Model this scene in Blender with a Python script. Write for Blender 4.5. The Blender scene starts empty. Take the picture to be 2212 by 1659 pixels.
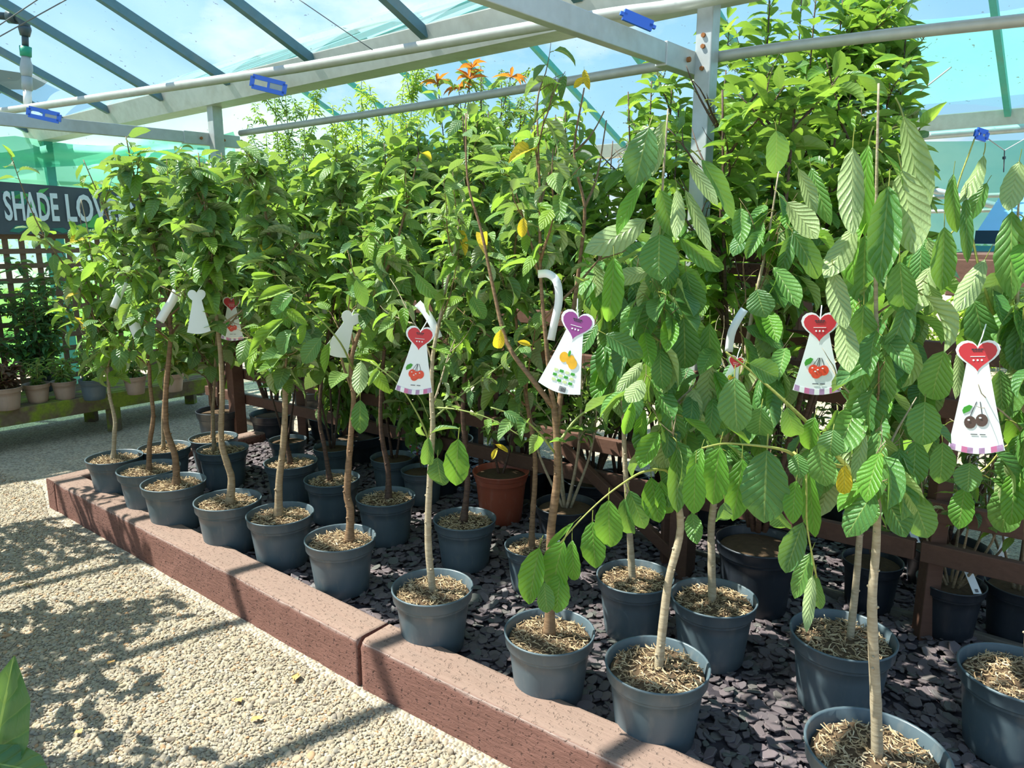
import bpy, math, random
import numpy as np
from math import sin, cos, pi, radians as R, sqrt, atan2
from mathutils import Vector as V3, Matrix, Euler, noise

SC = bpy.context.scene
COL = SC.collection
# ------------------------------------------------------------------ camera
F_PX, CX, CY = 1600.0, 1106.0, 829.5
PITCH = math.atan(329.5 / 1600)
CAMZ = 1.5
cd = bpy.data.cameras.new('camera'); cam = bpy.data.objects.new('camera', cd); COL.objects.link(cam)
cd.sensor_width = 36; cd.lens = 36 * F_PX / 2212; cd.clip_start = 0.05; cd.clip_end = 300
cam.location = (0, 0, CAMZ); cam.rotation_euler = (pi / 2 - PITCH, 0, 0)
SC.camera = cam
# ------------------------------------------------------------------ light and exposure
SC.view_settings.view_transform = 'Standard'; SC.view_settings.look = 'None'
SC.view_settings.gamma = 1; SC.view_settings.use_curve_mapping = False
SC.view_settings.exposure = 0.58
SC.cycles.transparent_max_bounces = 24
SC.cycles.max_bounces = 8; SC.cycles.transmission_bounces = 6; SC.cycles.diffuse_bounces = 4
w = bpy.data.worlds.new('sky'); SC.world = w; w.use_nodes = True
nt = w.node_tree; nt.nodes.clear()
N = nt.nodes.new; K = nt.links.new
out = N('ShaderNodeOutputWorld'); bg = N('ShaderNodeBackground'); tc = N('ShaderNodeTexCoord')
mp = N('ShaderNodeMapping'); mp.inputs['Scale'].default_value = (1.6, 1.6, 3.6)
nz = N('ShaderNodeTexNoise'); nz.inputs['Scale'].default_value = 1.7; nz.inputs['Detail'].default_value = 7; nz.inputs['Roughness'].default_value = .55
cr = N('ShaderNodeValToRGB'); cr.color_ramp.elements[0].position = .50; cr.color_ramp.elements[1].position = .64
sep = N('ShaderNodeSeparateXYZ'); gr = N('ShaderNodeValToRGB')
gr.color_ramp.elements[0].position = 0; gr.color_ramp.elements[0].color = (.42, .72, .86, 1)
gr.color_ramp.elements[1].position = .55; gr.color_ramp.elements[1].color = (.11, .42, .86, 1)
mx = N('ShaderNodeMix'); mx.data_type = 'RGBA'
mx.inputs[7].default_value = (1.0, 1.0, 1.02, 1)
K(tc.outputs['Generated'], mp.inputs[0]); K(mp.outputs[0], nz.inputs['Vector']); K(nz.outputs['Fac'], cr.inputs[0])
K(tc.outputs['Generated'], sep.inputs[0]); K(sep.outputs['Z'], gr.inputs[0])
K(gr.outputs[0], mx.inputs[6]); K(cr.outputs[0], mx.inputs[0]); K(mx.outputs[2], bg.inputs[0]); K(bg.outputs[0], out.inputs[0])
bg.inputs[1].default_value = 0.74
sl = bpy.data.lights.new('sun', 'SUN'); sun = bpy.data.objects.new('sun', sl); COL.objects.link(sun)
sl.energy = 10.2; sl.angle = R(.53); sl.color = (1.0, .93, .80)
SUN_TRAVEL = V3((.98, -.10, -1.45)).normalized()
sun.rotation_euler = SUN_TRAVEL.to_track_quat('-Z', 'Y').to_euler(); sun.location = (-4, 3, 8)

# ------------------------------------------------------------------ geometry of the view
CP, SP = cos(PITCH), sin(PITCH)
FW = V3((0, CP, -SP)); UP = V3((0, SP, CP)); RT = V3((1, 0, 0)); EYE = V3((0, 0, CAMZ))
def ray(x, y): return RT * ((x - CX) / F_PX) + FW - UP * ((y - CY) / F_PX)
def onz(x, y, z=0.0):
    d = ray(x, y); return EYE + d * ((z - CAMZ) / d.z)
def ony(x, y, Y):
    d = ray(x, y); return EYE + d * (Y / d.y)
UU = V3((-.766, .643, 0)); VV = V3((.643, .766, 0)); P1 = V3((.76, 3.09, 0))
def Lp(s, t, z=0.0): return P1 + UU * s + VV * t + V3((0, 0, z))
def onplane(x, y, p0, n):
    d = ray(x, y); return EYE + d * ((p0 - EYE).dot(n) / d.dot(n))

# ------------------------------------------------------------------ materials
MAT = {}
class NB:
    def __init__(s, name):
        m = bpy.data.materials.new(name); m.use_nodes = True; s.m = m; s.t = m.node_tree; s.t.nodes.clear()
        s.o = s.n('ShaderNodeOutputMaterial'); MAT[name] = m
    def n(s, t, **kw):
        a = s.t.nodes.new(t)
        for k, v in kw.items(): setattr(a, k, v)
        return a
    def l(s, a, b): s.t.links.new(a, b)
    def mixc(s, f, a, b, bt='MIX'):
        m = s.n('ShaderNodeMix', data_type='RGBA', blend_type=bt)
        for v, i in ((f, 0), (a, 6), (b, 7)):
            if isinstance(v, (int, float)): m.inputs[i].default_value = v
            elif isinstance(v, tuple): m.inputs[i].default_value = v + (1,) if len(v) == 3 else v
            else: s.l(v, m.inputs[i])
        return m.outputs[2]
    def math(s, op, a, b=0.0, c=0.0):
        m = s.n('ShaderNodeMath', operation=op)
        for v, i in ((a, 0), (b, 1), (c, 2)):
            if isinstance(v, (int, float)): m.inputs[i].default_value = v
            else: s.l(v, m.inputs[i])
        return m.outputs[0]
    def noise(s, scale, detail=3, vec=None, rough=.5):
        a = s.n('ShaderNodeTexNoise'); a.inputs['Scale'].default_value = scale; a.inputs['Detail'].default_value = detail; a.inputs['Roughness'].default_value = rough
        if vec is not None: s.l(vec, a.inputs['Vector'])
        return a.outputs['Fac']
    def ramp(s, f, stops):
        a = s.n('ShaderNodeValToRGB'); e = a.color_ramp.elements
        while len(e) < len(stops): e.new(.5)
        for i, (p, c) in enumerate(stops):
            e[i].position = p; e[i].color = c + (1,) if len(c) == 3 else c
        s.l(f, a.inputs[0]); return a.outputs[0]
    def coord(s, which='Object'): return s.n('ShaderNodeTexCoord').outputs[which]
    def pbsdf(s, col, rough=.6, spec=.4, bump=None, bstr=.3, bdist=.005, metal=0):
        p = s.n('ShaderNodeBsdfPrincipled')
        if isinstance(col, tuple): p.inputs['Base Color'].default_value = col + (1,)
        else: s.l(col, p.inputs['Base Color'])
        p.inputs['Roughness'].default_value = rough; p.inputs['Specular IOR Level'].default_value = spec; p.inputs['Metallic'].default_value = metal
        if bump is not None:
            b = s.n('ShaderNodeBump'); b.inputs['Strength'].default_value = bstr; b.inputs['Distance'].default_value = bdist
            s.l(bump, b.inputs['Height']); s.l(b.outputs[0], p.inputs['Normal'])
        return p
    def rnd(s):
        a = s.n('ShaderNodeObjectInfo').outputs['Random']; b = s.n('ShaderNodeNewGeometry').outputs['Random Per Island']
        return s.math('FRACT', s.math('ADD', s.math('MULTIPLY', a, 7.31), b))
    def end(s, sh): s.l(sh.outputs[0] if hasattr(sh, 'outputs') else sh, s.o.inputs['Surface']); return s.m

def plain(name, col, rough=.6, spec=.4, nscale=0, var=.25, bstr=0, bscale=None, metal=0):
    b = NB(name)
    c = col; bp = None
    if nscale:
        co = b.coord(); f = b.noise(nscale, 4, co)
        c = b.mixc(f, tuple(x * (1 - var) for x in col), tuple(min(1, x * (1 + var)) for x in col))
    if bstr: bp = b.noise(bscale or 80, 4, b.coord())
    return b.end(b.pbsdf(c, rough, spec, bp, bstr, .004, metal))

def leafmat(name, tops, under, veins=6.5, vein_amt=.5, trans=.38, gloss=.42, vcol=(.42, .55, .16), tcol=(.42, .56, .08), bst=.55):
    b = NB(name)
    uv = b.n('ShaderNodeUVMap').outputs[0]; sx = b.n('ShaderNodeSeparateXYZ'); b.l(uv, sx.inputs[0])
    u, v = sx.outputs['X'], sx.outputs['Y']
    au = b.math('ABSOLUTE', b.math('SUBTRACT', u, .5))
    mid = b.math('LESS_THAN', au, .022)
    ph = b.math('SUBTRACT', b.math('MULTIPLY', v, veins), b.math('MULTIPLY', b.math('POWER', au, .8), veins * .42))
    ww = b.math('ABSOLUTE', b.math('SUBTRACT', b.math('FRACT', ph), .5))      # 0.5 at the vein, 0 between
    vein = b.math('MULTIPLY', b.math('GREATER_THAN', ww, .460), .7)
    r = b.rnd()
    n = len(tops); top = b.ramp(r, [(i / max(1, n - 1), c) for i, c in enumerate(tops)])
    mott = b.noise(5, 3, uv)
    top = b.mixc(b.math('MULTIPLY', mott, .35), top, (.10, .20, .03))
    allv = b.math('MINIMUM', b.math('ADD', b.math('MULTIPLY', mid, .9), b.math('MULTIPLY', vein, vein_amt)), 1.0)
    top = b.mixc(b.math('MULTIPLY', allv, .6), top, vcol)
    und = b.mixc(b.math('MULTIPLY', allv, .5), under, (.50, .58, .24))
    geo = b.n('ShaderNodeNewGeometry')
    col = b.mixc(geo.outputs['Backfacing'], top, und)
    pet = b.math('LESS_THAN', v, -.01)
    col = b.mixc(pet, col, (.34, .36, .08))
    hgt = b.math('ADD', b.math('MULTIPLY', b.math('POWER', b.math('MULTIPLY', ww, 2.0), 3.0), -1.0), b.math('MULTIPLY', mid, -1.0))
    hgt = b.math('ADD', hgt, b.math('MULTIPLY', b.noise(22, 2, uv), .35))
    p = b.pbsdf(col, gloss, .5, hgt, bst, .006)
    tr = b.n('ShaderNodeBsdfTranslucent')
    tcx = b.mixc(.45, b.mixc(1.0, top, (1.5, 1.5, .7), 'MULTIPLY'), tcol)
    b.l(b.mixc(b.math('MULTIPLY', allv, .55), tcx, (.10, .22, .02)), tr.inputs[0])
    ms = b.n('ShaderNodeMixShader'); ms.inputs[0].default_value = trans
    b.l(p.outputs[0], ms.inputs[1]); b.l(tr.outputs[0], ms.inputs[2])
    return b.end(ms)

leafmat('cherry_leaf', [(.055, .185, .055), (.085, .25, .06), (.14, .32, .07), (.075, .205, .085)], (.36, .47, .20), 9, .7, .36, .40)
leafmat('cherry_leaf_bright', [(.12, .36, .04), (.17, .42, .05)], (.34, .48, .15), 9, .7, .5, .42)
leafmat('pear_leaf', [(.075, .18, .06), (.13, .26, .06), (.20, .34, .07), (.085, .19, .09), (.28, .42, .07)], (.38, .46, .25), 8, .35, .36, .36)
leafmat('young_leaf', [(.14, .32, .04), (.22, .42, .05), (.30, .48, .05)], (.32, .46, .16), 8, .35, .5, .4)
leafmat('glossy_leaf', [(.045, .14, .03), (.08, .20, .03), (.15, .30, .03), (.24, .40, .04)], (.20, .32, .08), 8, .2, .36, .28, bst=.2)
leafmat('laurel_leaf', [(.085, .20, .06), (.14, .28, .07), (.22, .36, .07), (.16, .29, .07)], (.34, .44, .20), 8, .2, .38, .3, bst=.2)
leafmat('lime_leaf', [(.30, .48, .04), (.42, .55, .05), (.18, .38, .05)], (.36, .48, .12), 5, .1, .5, .45, bst=.1)
leafmat('dark_leaf', [(.02, .10, .05), (.035, .15, .06), (.05, .19, .06)], (.12, .24, .10), 6, .3, .3, .42)
leafmat('red_leaf', [(.60, .14, .03), (.72, .24, .04), (.65, .20, .05)], (.55, .22, .08), 5, .1, .45, .4, tcol=(.8, .2, .03))
leafmat('yellow_leaf', [(.80, .55, .03), (.85, .62, .05)], (.75, .6, .15), 7, .3, .4, .45, tcol=(.85, .6, .04))
leafmat('plum_leaf', [(.10, .04, .04), (.18, .07, .06)], (.22, .12, .10), 5, .3, .3, .45, tcol=(.3, .08, .05))

def bark(name, c1, c2, ring=True):
    b = NB(name); co = b.coord()
    mpn = b.n('ShaderNodeMapping'); mpn.inputs['Scale'].default_value = (1, 1, 5); b.l(co, mpn.inputs[0])
    f = b.noise(26, 5, mpn.outputs[0], .6)
    c = b.mixc(b.ramp(f, [(.35, (0, 0, 0)), (.65, (1, 1, 1))]), c1, c2)
    f2 = b.noise(9, 2, co); c = b.mixc(b.math('MULTIPLY', f2, .5), c, tuple(x * .5 for x in c1))
    return b.end(b.pbsdf(c, .62, .35, f, .5, .003))
bark('bark_tan', (.27, .18, .10), (.42, .32, .20)); bark('bark_brown', (.17, .095, .05), (.33, .20, .11))
bark('bark_dark', (.07, .04, .03), (.16, .09, .06)); bark('bark_pale', (.36, .28, .18), (.52, .43, .30))
bark('green_stem', (.30, .34, .07), (.46, .44, .12)); bark('shoot_brown', (.15, .09, .05), (.26, .19, .09))
plain('shoot_green', (.25, .30, .08), .5, .4, 30, .3)

def potmat(name, c1, c2, dust):
    b = NB(name); co = b.coord(); mpn = b.n('ShaderNodeMapping'); mpn.inputs['Scale'].default_value = (1, 1, .35); b.l(co, mpn.inputs[0])
    f = b.noise(14, 5, mpn.outputs[0], .6); c = b.mixc(f, c1, c2)
    d = b.ramp(b.noise(34, 4, mpn.outputs[0]), [(.56, (0, 0, 0)), (.74, (1, 1, 1))]); c = b.mixc(b.math('MULTIPLY', d, .35), c, dust)
    return b.end(b.pbsdf(c, .40, .5, b.noise(300, 2, co), .06, .001))
potmat('pot_plastic', (.060, .088, .105), (.100, .135, .155), (.22, .21, .19))
potmat('pot_black', (.013, .017, .024), (.028, .034, .044), (.07, .07, .07))
potmat('pot_terracotta', (.34, .075, .040), (.42, .10, .055), (.45, .22, .16))
potmat('pot_tan', (.30, .21, .16), (.40, .30, .24), (.2, .2, .15))

def stone(name, stops, rough=.8, rnd=True, bs=60, bst=.4):
    b = NB(name); co = b.coord(); r = b.rnd()
    c = b.ramp(r, stops); c = b.mixc(b.math('MULTIPLY', b.noise(70, 3, co), .5), c, (.12, .10, .08))
    return b.end(b.pbsdf(c, rough, .35, b.noise(bs, 4, co), bst, .003))
stone('slate', [(0, (.085, .065, .075)), (.3, (.145, .110, .125)), (.55, (.11, .088, .105)), (.75, (.185, .14, .15)), (.9, (.10, .11, .10)), (1, (.14, .115, .13))], .5)
stone('pebble', [(0, (.30, .23, .16)), (.2, (.52, .43, .30)), (.4, (.40, .33, .25)), (.55, (.58, .46, .29)), (.7, (.26, .21, .165)), (.84, (.54, .48, .38)), (.92, (.50, .27, .12)), (1, (.62, .54, .41))], .7)
stone('mulch_chip', [(0, (.22, .13, .06)), (.25, (.52, .35, .18)), (.5, (.70, .52, .30)), (.7, (.38, .24, .12)), (1, (.80, .64, .42))], .8, bst=.2)
plain('mulch_soil', (.10, .065, .040), .95, .1, 40, .4, .6, 120)
plain('slate_soil', (.045, .038, .045), .95, .1, 60, .4, .8, 90)

def groundmat():
    b = NB('gravel_ground'); co = b.coord()
    vo = b.n('ShaderNodeTexVoronoi'); vo.inputs['Scale'].default_value = 75; b.l(co, vo.inputs['Vector'])
    sepc = b.n('ShaderNodeSeparateColor'); b.l(vo.outputs['Color'], sepc.inputs[0])
    c = b.ramp(sepc.outputs[0], [(0, (.24, .20, .15)), (.4, (.46, .39, .29)), (.7, (.58, .49, .36)), (.9, (.32, .23, .15)), (1, (.60, .53, .42))])
    big = b.noise(.8, 3, co); c = b.mixc(b.math('MULTIPLY', big, .4), c, (.25, .22, .18))
    return b.end(b.pbsdf(c, .85, .3, b.math('SUBTRACT', 1.0, vo.outputs['Distance']), .9, .012))
groundmat()

def sleepermat(name, side, top):
    b = NB(name); co = b.coord(); geo = b.n('ShaderNodeNewGeometry'); tcn = b.n('ShaderNodeTexCoord')
    mpn = b.n('ShaderNodeMapping'); mpn.inputs['Scale'].default_value = (.35, 2.2, 2.2); b.l(co, mpn.inputs[0])
    f = b.noise(45, 6, mpn.outputs[0], .7); g = b.noise(11, 4, mpn.outputs[0])
    pit = b.ramp(b.noise(70, 3, co), [(.30, (0, 0, 0)), (.42, (1, 1, 1))])
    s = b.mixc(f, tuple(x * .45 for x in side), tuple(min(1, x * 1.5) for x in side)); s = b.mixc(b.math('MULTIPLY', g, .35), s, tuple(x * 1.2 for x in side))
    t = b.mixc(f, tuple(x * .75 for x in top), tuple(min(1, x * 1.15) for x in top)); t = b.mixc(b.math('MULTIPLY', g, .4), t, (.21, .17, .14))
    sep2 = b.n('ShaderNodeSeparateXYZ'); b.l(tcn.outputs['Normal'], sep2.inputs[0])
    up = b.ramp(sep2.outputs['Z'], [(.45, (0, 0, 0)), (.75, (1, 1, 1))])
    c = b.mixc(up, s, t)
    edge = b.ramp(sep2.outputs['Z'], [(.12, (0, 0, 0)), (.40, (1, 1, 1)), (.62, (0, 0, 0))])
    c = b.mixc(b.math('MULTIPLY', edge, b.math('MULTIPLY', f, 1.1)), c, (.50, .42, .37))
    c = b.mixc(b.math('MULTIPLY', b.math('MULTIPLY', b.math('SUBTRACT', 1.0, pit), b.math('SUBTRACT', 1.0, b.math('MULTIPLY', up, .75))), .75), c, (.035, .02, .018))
    h = b.math('ADD', b.math('MULTIPLY', f, .7), b.math('MULTIPLY', pit, .5))
    return b.end(b.pbsdf(c, .85, .25, h, .8, .008))
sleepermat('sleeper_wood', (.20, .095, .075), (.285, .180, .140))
def wood(name, c1, c2, rough=.7):
    b = NB(name); co = b.coord(); mpn = b.n('ShaderNodeMapping'); mpn.inputs['Scale'].default_value = (1, 9, 9); b.l(co, mpn.inputs[0])
    f = b.noise(6, 5, mpn.outputs[0], .6); return b.end(b.pbsdf(b.mixc(f, c1, c2), rough, .3, f, .35, .003))
wood('fence_wood', (.085, .040, .028), (.16, .080, .055)); wood('trellis_wood', (.13, .085, .055), (.22, .15, .10))
wood('kerb_wood', (.10, .085, .07), (.20, .17, .14)); wood('shelf_wood', (.11, .055, .04), (.18, .095, .07))
def mossy():
    b = NB('mossy_wood'); co = b.coord(); f = b.noise(5, 5, co, .6)
    m = b.ramp(f, [(.42, (0, 0, 0)), (.58, (1, 1, 1))]); c = b.mixc(b.noise(30, 3, co), (.10, .07, .045), (.19, .15, .10))
    c = b.mixc(m, c, b.mixc(b.noise(60, 3, co), (.10, .16, .02), (.28, .34, .04)))
    return b.end(b.pbsdf(c, .85, .2, f, .5, .006))
mossy()
def galv(name, c, rough, metal):
    b = NB(name); co = b.coord(); f = b.noise(22, 4, co); g = b.ramp(b.noise(3.2, 5, co, .65), [(.50, (0, 0, 0)), (.72, (1, 1, 1))])
    cc = b.mixc(f, tuple(x * .8 for x in c), tuple(min(1, x * 1.12) for x in c)); cc = b.mixc(b.math('MULTIPLY', g, .35), cc, (.30, .24, .16))
    return b.end(b.pbsdf(cc, rough, .5, f, .08, .002, metal))
galv('galvanised', (.52, .55, .56), .42, .35); galv('gutter_metal', (.56, .57, .54), .5, .15); galv('pipe_metal', (.50, .51, .47), .42, .2)
galv('rib_metal', (.10, .20, .24), .5, .2); galv('rib_green', (.07, .42, .34), .55, .0)
plain('pipe_grey', (.33, .38, .40), .45, .5, 20, .15); plain('pipe_dark', (.035, .06, .07), .4, .5, 20, .2); plain('ring_green', (.02, .30, .18), .45)
plain('clip_blue', (.03, .14, .68), .35, .6); plain('white_plastic', (.82, .84, .84), .35, .5, 12, .06); plain('wire', (.12, .13, .13), .5)
plain('rust', (.32, .13, .05), .8, .2, 40, .4)
def film(name, tint, dcol, amt, dirt=.25):
    b = NB(name); co = b.coord(); f = b.noise(1.3, 4, co, .6); sp = b.ramp(b.noise(26, 2, co), [(.70, (0, 0, 0)), (.735, (1, 1, 1))])
    tr = b.n('ShaderNodeBsdfTransparent'); tr.inputs[0].default_value = tint + (1,)
    df = b.n('ShaderNodeBsdfTranslucent'); b.l(b.mixc(sp, dcol, (.12, .10, .07)), df.inputs[0])
    d2 = b.n('ShaderNodeBsdfDiffuse'); b.l(b.mixc(sp, dcol, (.12, .10, .07)), d2.inputs[0])
    gl = b.n('ShaderNodeMixShader'); gl.inputs[0].default_value = .35; b.l(df.outputs[0], gl.inputs[1]); b.l(d2.outputs[0], gl.inputs[2])
    ms = b.n('ShaderNodeMixShader'); b.l(b.math('ADD', b.math('ADD', amt - dirt * .5, b.math('MULTIPLY', f, dirt)), b.math('MULTIPLY', sp, .3)), ms.inputs[0])
    b.l(tr.outputs[0], ms.inputs[1]); b.l(gl.outputs[0], ms.inputs[2]); return b.end(ms)
film('roof_film', (.86, .95, 1.0), (.62, .76, .84), .20)
film('roof_film_green', (.55, .92, .82), (.25, .78, .62), .35)
film('roof_film_clear', (.88, .97, 1.0), (.6, .8, .85), .10, .1)
film('shade_net', (.50, .88, .76), (.28, .66, .54), .50, .35)
film('added_net', (.20, .22, .21), (.05, .07, .065), .92, .06)
film('wall_film', (.80, .95, .92), (.55, .80, .76), .40, .3)
def netting():
    b = NB('green_net'); co = b.coord(); f = b.noise(2.2, 3, co)
    tr = b.n('ShaderNodeBsdfTransparent'); tr.inputs[0].default_value = (.50, .90, .76, 1)
    df = b.n('ShaderNodeBsdfTranslucent'); b.l(b.mixc(f, (.12, .40, .30), (.32, .62, .50)), df.inputs[0])
    ms = b.n('ShaderNodeMixShader'); b.l(b.math('ADD', .42, b.math('MULTIPLY', f, .5)), ms.inputs[0])
    b.l(tr.outputs[0], ms.inputs[1]); b.l(df.outputs[0], ms.inputs[2]); return b.end(ms)
netting()
plain('tag_white', (.86, .90, .90), .35, .5, 4, .04); plain('heart_red', (.62, .035, .05), .35, .5); plain('heart_purple', (.30, .06, .26), .35, .5)
plain('print_red', (.78, .07, .03), .3, .6, 90, .3); plain('print_dark', (.085, .05, .045), .3, .6, 90, .4); plain('print_gold', (.85, .42, .02), .35, .5, 60, .3)
plain('print_green', (.05, .32, .03), .4, .5); plain('print_ink', (.04, .04, .05), .5); plain('print_lilac', (.45, .28, .48), .4, .5, 60, .7); plain('print_pink', (.62, .18, .36), .4)
plain('sign_slate', (.060, .085, .105), .5, .4, 6, .3); plain('sign_letter', (.62, .76, .80), .5, .3, 20, .1); plain('sign_leaf', (.10, .45, .12), .5); plain('sign_leaf_dark', (.03, .20, .15), .5)
plain('blue_roof', (.16, .42, .74), .35, .5, 3, .15); plain('teal_edge', (.08, .42, .48), .5); plain('dark_edge', (.02, .07, .12), .5); plain('red_plastic', (.62, .05, .05), .45)
plain('grass', (.10, .30, .05), .9, .1, 8, .5, .5, 40)

# ------------------------------------------------------------------ object helpers
def link(o): COL.objects.link(o); return o
def props(o, label=None, cat=None, group=None, kind=None):
    if label: o['label'] = label
    if cat: o['category'] = cat
    if group: o['group'] = group
    if kind: o['kind'] = kind
    return o
def thing(name, loc, label=None, cat=None, group=None, kind=None):
    o = link(bpy.data.objects.new(name, None)); o.location = loc; o.empty_display_size = .1
    return props(o, label, cat, group, kind)
def mesh(name, verts, faces, mat, smooth=False, uvs=None):
    me = bpy.data.meshes.new(name); me.from_pydata([tuple(v) for v in verts], [], faces)
    for m in (mat if isinstance(mat, (list, tuple)) else [mat]): me.materials.append(MAT[m])
    if smooth: me.polygons.foreach_set('use_smooth', [True] * len(me.polygons))
    if uvs is not None:
        ul = me.uv_layers.new(name='UVMap'); idx = np.empty(len(me.loops), dtype=np.int32); me.loops.foreach_get('vertex_index', idx)
        ul.data.foreach_set('uv', np.asarray(uvs, dtype=np.float32)[idx].ravel())
    me.update(); return me
def place(name, me, parent=None, M=None):
    """links a mesh; its verts (or M) are in world space, the parent is an unrotated Empty"""
    o = link(bpy.data.objects.new(name, me)); M = M or Matrix.Identity(4)
    if parent is not None:
        o.parent = parent; M = Matrix.Translation(-abs_loc(parent)) @ M
    o.matrix_basis = M
    return o
def abs_loc(o):
    v = V3((0, 0, 0))
    while o is not None: v = v + o.matrix_basis.translation; o = o.parent
    return v
class MB:
    def __init__(s): s.v = []; s.f = []; s.uv = None
    def add(s, v, f): n = len(s.v); s.v += [tuple(x) for x in v]; s.f += [tuple(i + n for i in q) for q in f]; return s
    def box(s, c, sx, sy, sz, ax=None, ay=None, az=None):
        c = V3(c); ax = V3(ax) if ax else V3((1, 0, 0)); ay = V3(ay) if ay else V3((0, 1, 0)); az = V3(az) if az else V3((0, 0, 1))
        v = [c + ax * (i * sx / 2) + ay * (j * sy / 2) + az * (k * sz / 2) for k in (-1, 1) for j in (-1, 1) for i in (-1, 1)]
        return s.add(v, [(0, 2, 3, 1), (4, 5, 7, 6), (0, 1, 5, 4), (2, 6, 7, 3), (0, 4, 6, 2), (1, 3, 7, 5)])
    def beam(s, a, b, w, h, side=None):
        a = V3(a); b = V3(b); d = (b - a).normalized()
        if side is None: side = d.cross(V3((0, 0, 1)))
        if side.length < .01: side = V3((1, 0, 0))
        side = side.normalized(); u = side.cross(d).normalized()
        return s.box((a + b) / 2, (b - a).length, w, h, d, side, u)
    def tube(s, pts, rad, n=8, caps=True):
        pts = [V3(p) for p in pts]; m = len(pts); rad = rad if isinstance(rad, (list, tuple)) else [rad] * m
        base = len(s.v); ref = None
        for i, p in enumerate(pts):
            d = (pts[min(i + 1, m - 1)] - pts[max(i - 1, 0)])
            d = d.normalized() if d.length > 1e-9 else V3((0, 0, 1))
            if ref is None: ref = d.orthogonal().normalized()
            ref = (ref - d * ref.dot(d)).normalized(); b2 = d.cross(ref)
            for k in range(n):
                a = 2 * pi * k / n; s.v.append(tuple(p + (ref * cos(a) + b2 * sin(a)) * rad[i]))
        for i in range(m - 1):
            for k in range(n):
                k2 = (k + 1) % n; s.f.append((base + i * n + k, base + i * n + k2, base + (i + 1) * n + k2, base + (i + 1) * n + k))
        if caps:
            s.f.append(tuple(base + k for k in range(n))[::-1]); s.f.append(tuple(base + (m - 1) * n + k for k in range(n)))
        return s
    def lathe(s, prof, n=32, c=(0, 0, 0)):
        base = len(s.v); c = V3(c)
        for r, z in prof:
            for k in range(n): a = 2 * pi * k / n; s.v.append((c.x + r * cos(a), c.y + r * sin(a), c.z + z))
        for i in range(len(prof) - 1):
            for k in range(n):
                k2 = (k + 1) % n; s.f.append((base + i * n + k, base + i * n + k2, base + (i + 1) * n + k2, base + (i + 1) * n + k))
        return s
    def put(s, name, mat, parent=None, smooth=False): return place(name, mesh(name, s.v, s.f, mat, smooth), parent)
def bevel(o, w=.004, seg=2):
    m = o.modifiers.new('bevel', 'BEVEL'); m.width = w; m.segments = seg; m.limit_method = 'ANGLE'; return o
# ------------------------------------------------------------------ ground
GZ = -.13
g = MB(); g.add([(-30, -6, GZ), (30, -6, GZ), (30, 40, GZ), (-30, 40, GZ)], [(0, 1, 2, 3)])
props(g.put('floor', 'gravel_ground'), 'pale pea gravel path around the planting bed', kind='structure')
lawn = MB(); lawn.add([Lp(8.4, -9, GZ + .004), Lp(8.4, 12, GZ + .004), Lp(26, 12, GZ + .004), Lp(26, -9, GZ + .004)], [(0, 1, 2, 3)])
props(lawn.put('floor_lawn', 'grass'), 'bright grass beyond the end trellis', kind='structure')

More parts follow.
